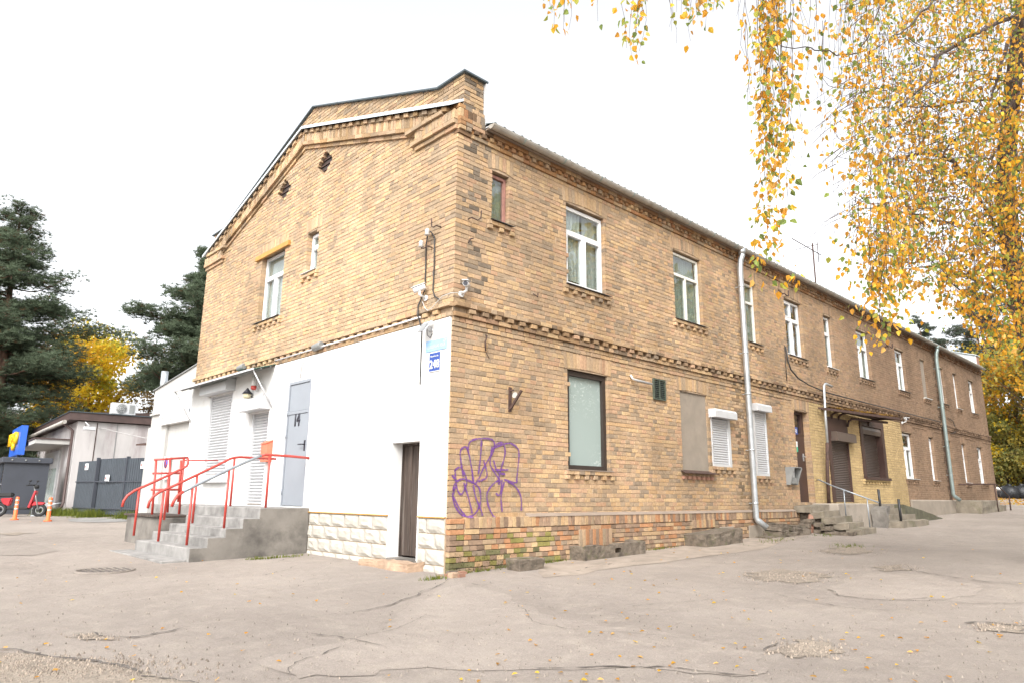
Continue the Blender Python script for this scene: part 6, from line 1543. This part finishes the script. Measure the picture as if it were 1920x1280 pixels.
def broadleaf(base, H, cr, center, label, cols, name, seed, nleaf=9000, leaf=.16, trunk=.16, group=None, clumps=46, bare=0, cat='tree', flat=1.0):
    g = np.random.default_rng(seed); base = np.array(base, float); center = np.array(center, float); cr = np.array(cr, float)
    s = thing(name, tuple(base), label, cat, group)
    fork = base+(center-base)*.55; path = curve_pts([base, base+(fork-base)*.5+np.array([g.normal(0,.1), g.normal(0,.1), 0]), fork, center+np.array([0,0,cr[2]*.7])], 5)
    mb = MB(); mb.tube(path, taper(len(path), trunk, .02), 8); mb.build('trunk', MAT['bark'], s)
    d = g.normal(0, 1, (clumps, 3)); d /= np.linalg.norm(d, axis=1, keepdims=True); Cc = center+d*cr*(g.random((clumps,1))**.42)*.92
    mbl = MB()
    for c in Cc:
        st = path[int(g.integers(4, len(path)-1))]; m_ = (st+c)/2+np.array([g.normal(0,.2), g.normal(0,.2), .1])
        lp = curve_pts([st, m_, c], 3); mbl.tube(lp, taper(len(lp), trunk*.22, .008), 4, False)
        for k in range(3+bare): e = c+g.normal(0, 1, 3)*cr*.2; mbl.tube([m_*.3+c*.7, e], [.010,.003], 3, False)
    mbl.build('branches', MAT['twig'], s)['kind'] = 'stuff'
    ii = g.integers(0, clumps, nleaf); rr = cr.mean()*g.uniform(.16,.36,clumps)[ii][:, None]
    e = g.normal(0, 1, (nleaf, 3)); e /= np.linalg.norm(e, axis=1, keepdims=True); P = Cc[ii]+e*rr*(g.random((nleaf,1))**.5)*np.array([1.1,1.1,.75])
    D = g.normal(0, 1, (nleaf, 3)); D[:, 2] -= .6; Nn = g.normal(0, 1, (nleaf, 3)); Nn[:, 2] += .7
    cols = np.array(cols); cl = g.integers(0, len(cols), clumps); ci = np.where(g.random(nleaf) < .55, cl[ii], g.integers(0, len(cols), nleaf))
    V, F = leaf_arrays(P, D, Nn, leaf*g.uniform(.6, 1.3, nleaf)); o = np_mesh('crown', V, F, MAT['leaf'], s, np.repeat(cols[ci]*g.uniform(.75,1.2,(nleaf,1)), 6, 0)); return s
def gxy(x, y): return (x, y, ground(x, y))
YEL = [(.72,.50,.03),(.76,.55,.04),(.64,.47,.04),(.46,.42,.05),(.68,.40,.04)]
GRN0 = 0
ORA = [(.60,.32,.03),(.55,.26,.03),(.62,.40,.03),(.40,.30,.04),(.30,.26,.05)]
GRN = [(.27,.28,.085),(.33,.31,.09),(.37,.32,.095),(.22,.24,.08),(.50,.40,.09)]
BRN = [(.20,.135,.06),(.26,.17,.06),(.17,.12,.05),(.12,.11,.045),(.35,.22,.05)]
# left
pine(gxy(-1.0,33.6), 14.5, .10, 4.9, 'big dark pine with wide layered boughs at the left photo edge', seed=3, low=.5, ntuft=31000, nl=110, trunk=.30, tuft=.21)
pine(gxy(-5.6,35), 13.5, .15, 4.2, 'second dark pine half cut off by the left photo edge', seed=9, ntuft=20000, nl=80, trunk=.28, tuft=.27)
pine(gxy(5.0,23.4), 10.9, .30, 2.6, 'dark pine with curved trunk rising behind the annex beside the gable', seed=5, ntuft=17000, nl=60, trunk=.21, tuft=.20, lean=(-.3,-.2))
pine(gxy(7.6,31.0), 8.6, .2, 2.4, 'shorter pine behind the annex roof left of the tall curved pine', seed=15, ntuft=8000, nl=40, trunk=.18, tuft=.2)
broadleaf(gxy(4.6,43.2), 11, (4.2,4.2,3.9), (4.6,43.4,8.2), 'bright yellow maple between the two pines on the left', YEL, 'maple_tree', 21, 13000, .24, clumps=60)
broadleaf(gxy(9.0,40.0), 10, (2.6,2.6,3.4), (9.2,40.0,7.4), 'thin brownish birch left of the curved pine', BRN, 'thin_birch', 22, 4200, .18, clumps=46, bare=4)
for i, (x, y, z, c, lb) in enumerate(((-3,46,5,BRN,'brown thicket tree behind the shop at the left edge'), (1.5,48,5.5,BRN,'brown thicket tree behind the shop under the yellow maple'), (7.5,48,5,ORA,'orange-brown thicket tree behind the shop roof light'), (12,44,5.2,BRN,'brown thicket tree behind the air conditioner'), (-9,45,5.5,GRN,'dull green thicket tree beyond the left photo edge'))):
    broadleaf(gxy(x,y), 7, (3.6,3.0,3.2), (x,y,z-1), lb, c, 'thicket_tree', 40+i, 6500, .24, clumps=50, bare=2, group='thicket behind the low shop')
# right, beyond the building end
for i, (px, py, dep, r, H, lb) in enumerate(((1722,612,62,3.4,17.0,'far pine whose top shows just above the roof left of the far drainpipe'), (1772,650,66,3.2,17.6,'far pine whose pointed top shows over the far parapet'), (1862,780,52,3.6,16.0,'slim pine with a bare reddish trunk right of the brick building end'), (1835,640,70,3.5,19,'distant pine behind the pale far parapet'))):
    c = at(px, py, dep); H = (c[2]-ground(c[0],c[1])+.6) if i < 2 else H
    pine(gxy(c[0],c[1]), H, .45, r, lb, seed=60+i, ntuft=4200, nl=22, trunk=.26, tuft=.30, col=(.085,.105,.075))
c = at(1908, 800, 48); broadleaf(gxy(c[0],c[1]), 12, (4.2,4.2,4.0), (c[0],c[1],9.2), 'orange maple standing over the bushes at the right edge', ORA+GRN[:3], 'maple_tree', 71, 6500, .24, clumps=60)
c = at(1975, 800, 44); broadleaf(gxy(c[0],c[1]), 12, (4.5,4.5,4.5), (c[0],c[1],8.2), 'golden maple just beyond the right photo edge', ORA+GRN, 'maple_tree', 72, 4600, .24, clumps=60)
for i, (px, dep, z, r, cols, lb) in enumerate(((1872,50,4.4,(2.8,2.8,3.4),GRN,'tall green bush right against the building end'), (1898,47,4.0,(2.8,2.8,3.0),GRN,'green bush behind the black rubbish bags'), (1930,46,4.6,(3.2,3.0,3.4),GRN+YEL[:1],'yellow-green bush at the right photo edge'), (1850,62,4.8,(4,4,4),GRN,'dull green bush far behind the building end'), (1885,58,6.0,(3.4,3.4,3.2),YEL+GRN,'yellow-green small tree above the bushes'))):
    c = at(px, 930, dep); broadleaf(gxy(c[0],c[1]), 5, r, (c[0],c[1],z), lb, cols, 'bush', 80+i, 8200, .20, trunk=.09, clumps=64, bare=3, cat='bush', group='bushes beyond the building')
for i, (x, y) in enumerate(((13,-13.5),(21,-14.5),(30,-13))): broadleaf(gxy(x,y), 14, (5.2,5.0,5.2), (x,y,9.8), ['near unseen tall tree added to shade the long wall','middle unseen tall tree added to shade the long wall','far unseen tall tree added to shade the long wall'][i], [YEL+GRN,ORA+GRN,GRN+YEL][i], 'unseen_tree', 195+i, 7000, .34, clumps=70, trunk=.25)  # unseen trees added to shade the wall's far end and mirror in panes
for i in range(4): broadleaf(gxy(44+i*5,-5-i*6), 9, (4,4,4), (44+i*5,-5-i*6,6.4), ['yellow-green tree at the yard edge beyond the photo','orange tree at the yard edge beyond the photo','green tree at the yard edge beyond the photo','farthest yellow tree at the yard edge beyond the photo'][i], [YEL+GRN,ORA,GRN,YEL][i], 'unseen_tree', 95+i, 4200, .3, clumps=50)
# white flowers by the bags
c = at(1874, 915, 43); s = thing('hydrangea', gxy(c[0],c[1]), 'white-headed garden flower by the building end', 'plant')
for k in range(3):
    q = Vector(c)+Vector((rng.normal(0,.15), rng.normal(0,.15), rng.normal(0,.04))); mb = MB(); mb.tube([gxy(c[0],c[1]), tuple(q)], .012, 5); mb.build('stem', MAT['twig'], s)
    mb = MB(); mb.lathe(tuple(q), [(.03,-.1),(.15,-.04),(.16,.03),(.05,.1)], 9); o = mb.build('flower_head', MAT['white'], s)
    for vv in o.data.vertices: vv.co += Vector(rng.normal(0,.02,3))
# power lines between the far trees
for k, (a, b) in enumerate((((1690,600),(1990,606)), ((1740,628),(1990,634)), ((1700,586),(1990,584)))):
    A, B_ = at(*a, 60), at(*b, 45); mid = (A+B_)/2-np.array([0,0,.35]); mb = MB(); mb.tube(curve_pts([A, mid, B_], 6), .025, 4); tag(mb.build('overhead_wire', MAT['cable'], None), ['middle overhead wire behind the far roof','lowest overhead wire behind the far roof','highest overhead wire behind the far roof'][k], 'wire')

# ---- the weeping birch on the right, its limbs and hanging twigs
birch = thing('birch_tree', gxy(*at(2000,1000,9.6)[:2]), 'weeping birch with golden hanging leafy twigs filling the upper right', 'tree')
tb = at(2000, 1000, 9.6); tb = np.array([tb[0], tb[1], ground(tb[0], tb[1])-.05])
TR = [tb, at(1968,800,9.6), at(1930,626,9.5), at(1898,480,9.4), at(1886,350,9.3), at(1893,230,9.1), at(1908,90,8.8), at(1925,-60,8.6), at(1915,-240,8.4), at(1890,-420,8.2)]
tp = curve_pts(TR, 5); mb = MB(); mb.tube(tp, taper(len(tp), .165, .05), 12); mb.build('trunk', MAT['bark'], birch)
LIMBS = [([(1922,-40,8.6),(1909,25,8.2),(1841,56,7.8),(1785,87,7.5),(1754,115,7.3),(1745,146,7.2),(1717,174,7.1),(1686,202,7.0)], .030),
 ([(1922,-60,8.6),(1800,-50,7.6),(1748,0,7.2),(1703,48,7.0),(1670,70,6.8)], .022),
 ([(1908,90,8.8),(1914,37,8.5),(1886,98,8.3),(1864,169,8.2),(1855,194,8.1)], .036),
 ([(1893,230,9.1),(1920,169,8.6),(1886,202,8.4),(1841,231,8.2),(1785,267,8.0),(1745,349,7.8),(1720,400,7.6)], .024),
 ([(1893,230,9.1),(1869,194,8.8),(1802,191,8.2),(1745,202,7.8),(1689,201,7.4)], .018),
 ([(1910,110,8.8),(1925,150,8.6),(1844,149,8.2),(1780,160,8.0)], .016),
 ([(1886,350,9.3),(1830,343,9.1),(1788,304,8.8),(1740,290,8.6),(1660,300,8.3)], .045),
 ([(1911,600,9.5),(1867,546,9.2),(1778,505,8.8),(1720,500,8.4)], .034), ([(1905,560,9.5),(1828,566,9.3),(1772,517,9.0),(1730,470,8.7)], .018),
 ([(1700,-60,7.4),(1640,40,7.0),(1613,96,6.8),(1571,100,6.6),(1520,94,6.4),(1464,84,6.2)], .009),
 ([(1915,-200,8.4),(1700,-260,7.4),(1500,-220,6.6),(1380,-150,6.2),(1250,-110,6.0),(1100,-80,5.9),(1030,-60,5.9)], .05),
 ([(1915,-180,8.4),(1760,-160,7.6),(1600,-140,7.0),(1500,-100,6.6)], .035), ([(1898,480,9.4),(1850,440,9.0),(1790,420,8.6),(1700,400,8.2),(1620,390,7.9)], .022),
 ([(1886,350,9.3),(1950,250,9.2),(1990,150,9.0)], .05), ([(1898,480,9.4),(1840,380,8.9),(1800,330,8.6)], .03)]
for P, r in LIMBS:
    pts = curve_pts([at(*p) for p in P], 4); pts = [p+rng.normal(0,.012,3) for p in pts]; mb = MB(); mb.tube(pts, taper(len(pts), r, max(.004, r*.22)), 7); mb.build('limb', MAT['bark'], birch)
mbt = MB(); LP = []; LD = []; LS = []; LH = []
def strand(px, y0, y1, dep, sway, dens, size, gap=0.0):
    A, B_ = at(px, y0, dep), at(px+rng.normal(0, sway), y1, dep+rng.normal(0,.1)); Lh = np.linalg.norm(B_-A)
    if Lh < .05: return
    n_ = max(4, int(Lh/.12)); pts = [A+(B_-A)*i/n_ for i in range(n_+1)]; dv = np.cumsum(rng.normal(0,.019,(n_+1,3)), 0); dv[:, 2] = 0; pts = [p+d_ for p, d_ in zip(pts, dv)]
    mbt.tube(pts, taper(n_+1, .0030, .0012), 3, False)
    k = int(Lh*dens)
    for i in range(k):
        t = rng.random()**.8
        if t < gap: continue
        j = min(int(t*n_), n_-1); p = pts[j]+(pts[j+1]-pts[j])*(t*n_-j); a = rng.random()*6.28; off = np.array([math.cos(a), math.sin(a), -.7])*rng.uniform(.012,.065)
        LP.append(p+off); LD.append(np.array([math.cos(a)*.55, math.sin(a)*.55, -1.0])+rng.normal(0,.30,3)); LS.append(size*rng.uniform(.65,1.25)); LH.append(t)
def bundle(px, y0, y1, dep, wpx, ns, dens, size=.047, gap=0.0, fmin=.55):
    dens *= .72; size *= 1.2
    for i in range(ns):
        f_ = rng.uniform(fmin, 1.0) if i else 1.0
        strand(px+rng.normal(0,.5)*wpx, y0, y0+(y1-y0)*f_, dep+rng.normal(0,.18), wpx*.35, dens, size, gap)
for px, y1, w_, ns, dn in ((1050,62,18,5,26), (1030,30,6,2,18), (1118,32,14,4,22), (1176,22,10,2,22), (1200,96,22,9,28), (1245,95,6,3,2), (1305,88,20,7,26), (1335,40,20,4,26), (1365,38,8,2,16), (1290,45,14,4,24)): bundle(px, -120, y1, 5.6, w_, ns, dn, .047)
bundle(1456, -140, 540, 5.6, 22, 9, 26, .050, 0, .84); bundle(1462, -140, 440, 5.7, 26, 8, 24, .048); bundle(1425, -120, 300, 5.7, 18, 5, 22, .046); bundle(1415, -100, 165, 5.7, 12, 4, 22, .046); bundle(1442, -130, 130, 5.6, 26, 6, 26, .048); bundle(1470, 120, 370, 5.7, 14, 4, 26)
bundle(1398, 40, 200, 5.8, 10, 2, 12)
for px, y0, y1, w_, ns, dn, dep in ((1495,-100,120,18,4,20,6.2), (1520,-100,190,24,6,18,6.4), (1545,40,330,22,5,15,6.6), (1560,-100,240,26,7,20,6.6), (1590,-120,480,18,6,20,6.4), (1608,100,520,18,5,22,6.4), (1625,-120,200,24,8,26,6.4), (1640,-100,420,22,9,28,6.3), (1650,60,600,16,8,27,6.3), (1662,250,655,16,7,26,6.3), (1642,430,625,26,10,30,6.3), (1655,380,660,20,9,30,6.3), (1610,380,560,26,7,22,6.5), (1672,380,640,22,8,26,6.4), (1655,500,650,22,7,28,6.4), (1690,300,560,26,9,24,6.8), (1840,420,640,40,9,24,7.6), (1880,450,670,40,10,26,7.8), (1800,400,620,36,8,22,7.4), (1700,380,600,20,5,22,7.0), (1730,350,560,28,6,22,7.4), (1760,380,590,26,6,22,7.6)): bundle(px, y0, y1, dep, w_*1.25, max(2, ns-2), dn*.82, .047)
cont = [(1510,300),(1560,400),(1600,470),(1640,560),(1680,545),(1720,545),(1760,560),(1800,600),(1850,640),(1900,660),(1960,680),(2060,700)]
for i in range(480):
    px = 1640+rng.random()**.85*400; yb = np.interp(px, *zip(*cont)); y1 = yb-rng.random()**1.3*(yb+120); y0 = y1-rng.uniform(70,240); dep = rng.uniform(6.8,9.6)
    strand(px, y0, y1, dep, 16, 19 if rng.random() < .8 else 6, .050)
for i in range(2350):                                   # leafy sprays along the limbs
    px = 1590+rng.random()**.8*440; yb = np.interp(px, *zip(*cont)); py = yb-rng.random()*(yb+60)-15
    if px < 1690 and rng.random() < .55: continue
    if py < 200 and rng.random() < .35: continue
    dep = rng.uniform(6.9, 9.6); A = at(px, py, dep)
    for k in range(rng.integers(3, 9)):
        q = A+np.array([rng.normal(0,.06), rng.normal(0,.06), -rng.random()*.16]); a = rng.random()*6.28
        LP.append(q); LD.append(np.array([math.cos(a)*.6, math.sin(a)*.6, -1.0])+rng.normal(0,.3,3)); LS.append(.054*rng.uniform(.65,1.25)); LH.append(.5)
    mbt.tube([A+np.array([rng.normal(0,.05), rng.normal(0,.05), .08]), A, A-np.array([0,0,.13])], [.003,.002,.001], 3, False)
for i in range(330):                                    # the crown goes on beyond the frame
    px = 1990+rng.random()*520; y1 = 680-rng.random()*760; strand(px, y1-rng.uniform(80,240), y1, rng.uniform(7.6,10.8), 16, 20, .052)
for i in range(60):                                     # bare drooping twigs at the crown's left margin
    px = rng.uniform(1490,1720); y0 = rng.uniform(150,420); A = at(px+rng.uniform(60,160), y0-rng.uniform(0,50), 8); B_ = at(px, y0+rng.uniform(0,60), 7.8); m_ = (A+B_)/2+np.array([0,0,.05]); mbt.tube(curve_pts([A, m_, B_], 4), taper(9, .006, .0012), 3, False)
for i in range(560):                                    # fine twig mesh inside the crown
    px = rng.uniform(1600,1960); y0 = rng.uniform(-40,640)
    if y0 > np.interp(px, *zip(*cont))-30: continue
    dep = rng.uniform(7,9.5); A = at(px, y0, dep); B_ = A+AR*rng.uniform(-.55,.25)+np.array([0,0,rng.uniform(-.35,.22)])+AF*rng.normal(0,.2); m_ = (A+B_)/2+rng.normal(0,.05,3); mbt.tube(curve_pts([A, m_, B_], 3), taper(7, .0065, .0015), 3, False)
mbt.build('twigs', MAT['twig'], birch)['kind'] = 'stuff'
LP, LD, LS, LH = np.array(LP), np.array(LD), np.array(LS), np.array(LH); N_ = len(LP)
Nn = rng.normal(0, 1, (N_, 3)); Nn -= AF*1.1*np.sign((Nn@AF))[:, None]
ci = rng.choice(8, N_, p=[.18,.13,.14,.09,.13,.10,.10,.13]); CC = LEAFC[ci]*rng.uniform(.78,1.15,(N_,1))
dep = (LP-CAM)@AF; px = 960+FPX*((LP-CAM)@AR)/dep; py = 640-FPX*((LP-CAM)@AU)/dep
inside = (px > 5) & (px < 1915) & (py > 5); sc_ = np.where(inside, LS/dep, 0); order = np.argsort(-sc_)
big, rest = order[:300], order[300:]
v, f = leaf_arrays(LP[rest], LD[rest], Nn[rest], LS[rest]); o = np_mesh('foliage', v, f, MAT['leaf'], birch, np.repeat(CC[rest], 6, 0)); o['kind'] = 'stuff'
bo = org(birch); LM = []
for k in range(8):
    v, f = leaf_arrays(np.zeros((1,3)), np.array([[0,1.,0]]), np.array([[0,0,1.]]), np.ones(1)); o = np_mesh('leaf', v, f, MAT['leaf'], None, np.repeat(LEAFC[k][None], 6, 0)); LM.append(o.data); bpy.data.objects.remove(o)
for i in big:
    o = bpy.data.objects.new('leaf', LM[ci[i]]); COLL.objects.link(o); o.parent = birch
    y = Vector(LD[i]).normalized(); x = y.cross(Vector(Nn[i])).normalized(); z = x.cross(y); M_ = Matrix((x, y, z)).transposed().to_4x4(); o.matrix_local = Matrix.Translation(Vector(LP[i]-bo)) @ M_ @ Matrix.Scale(float(LS[i]), 4)
print('birch leaves', N_)
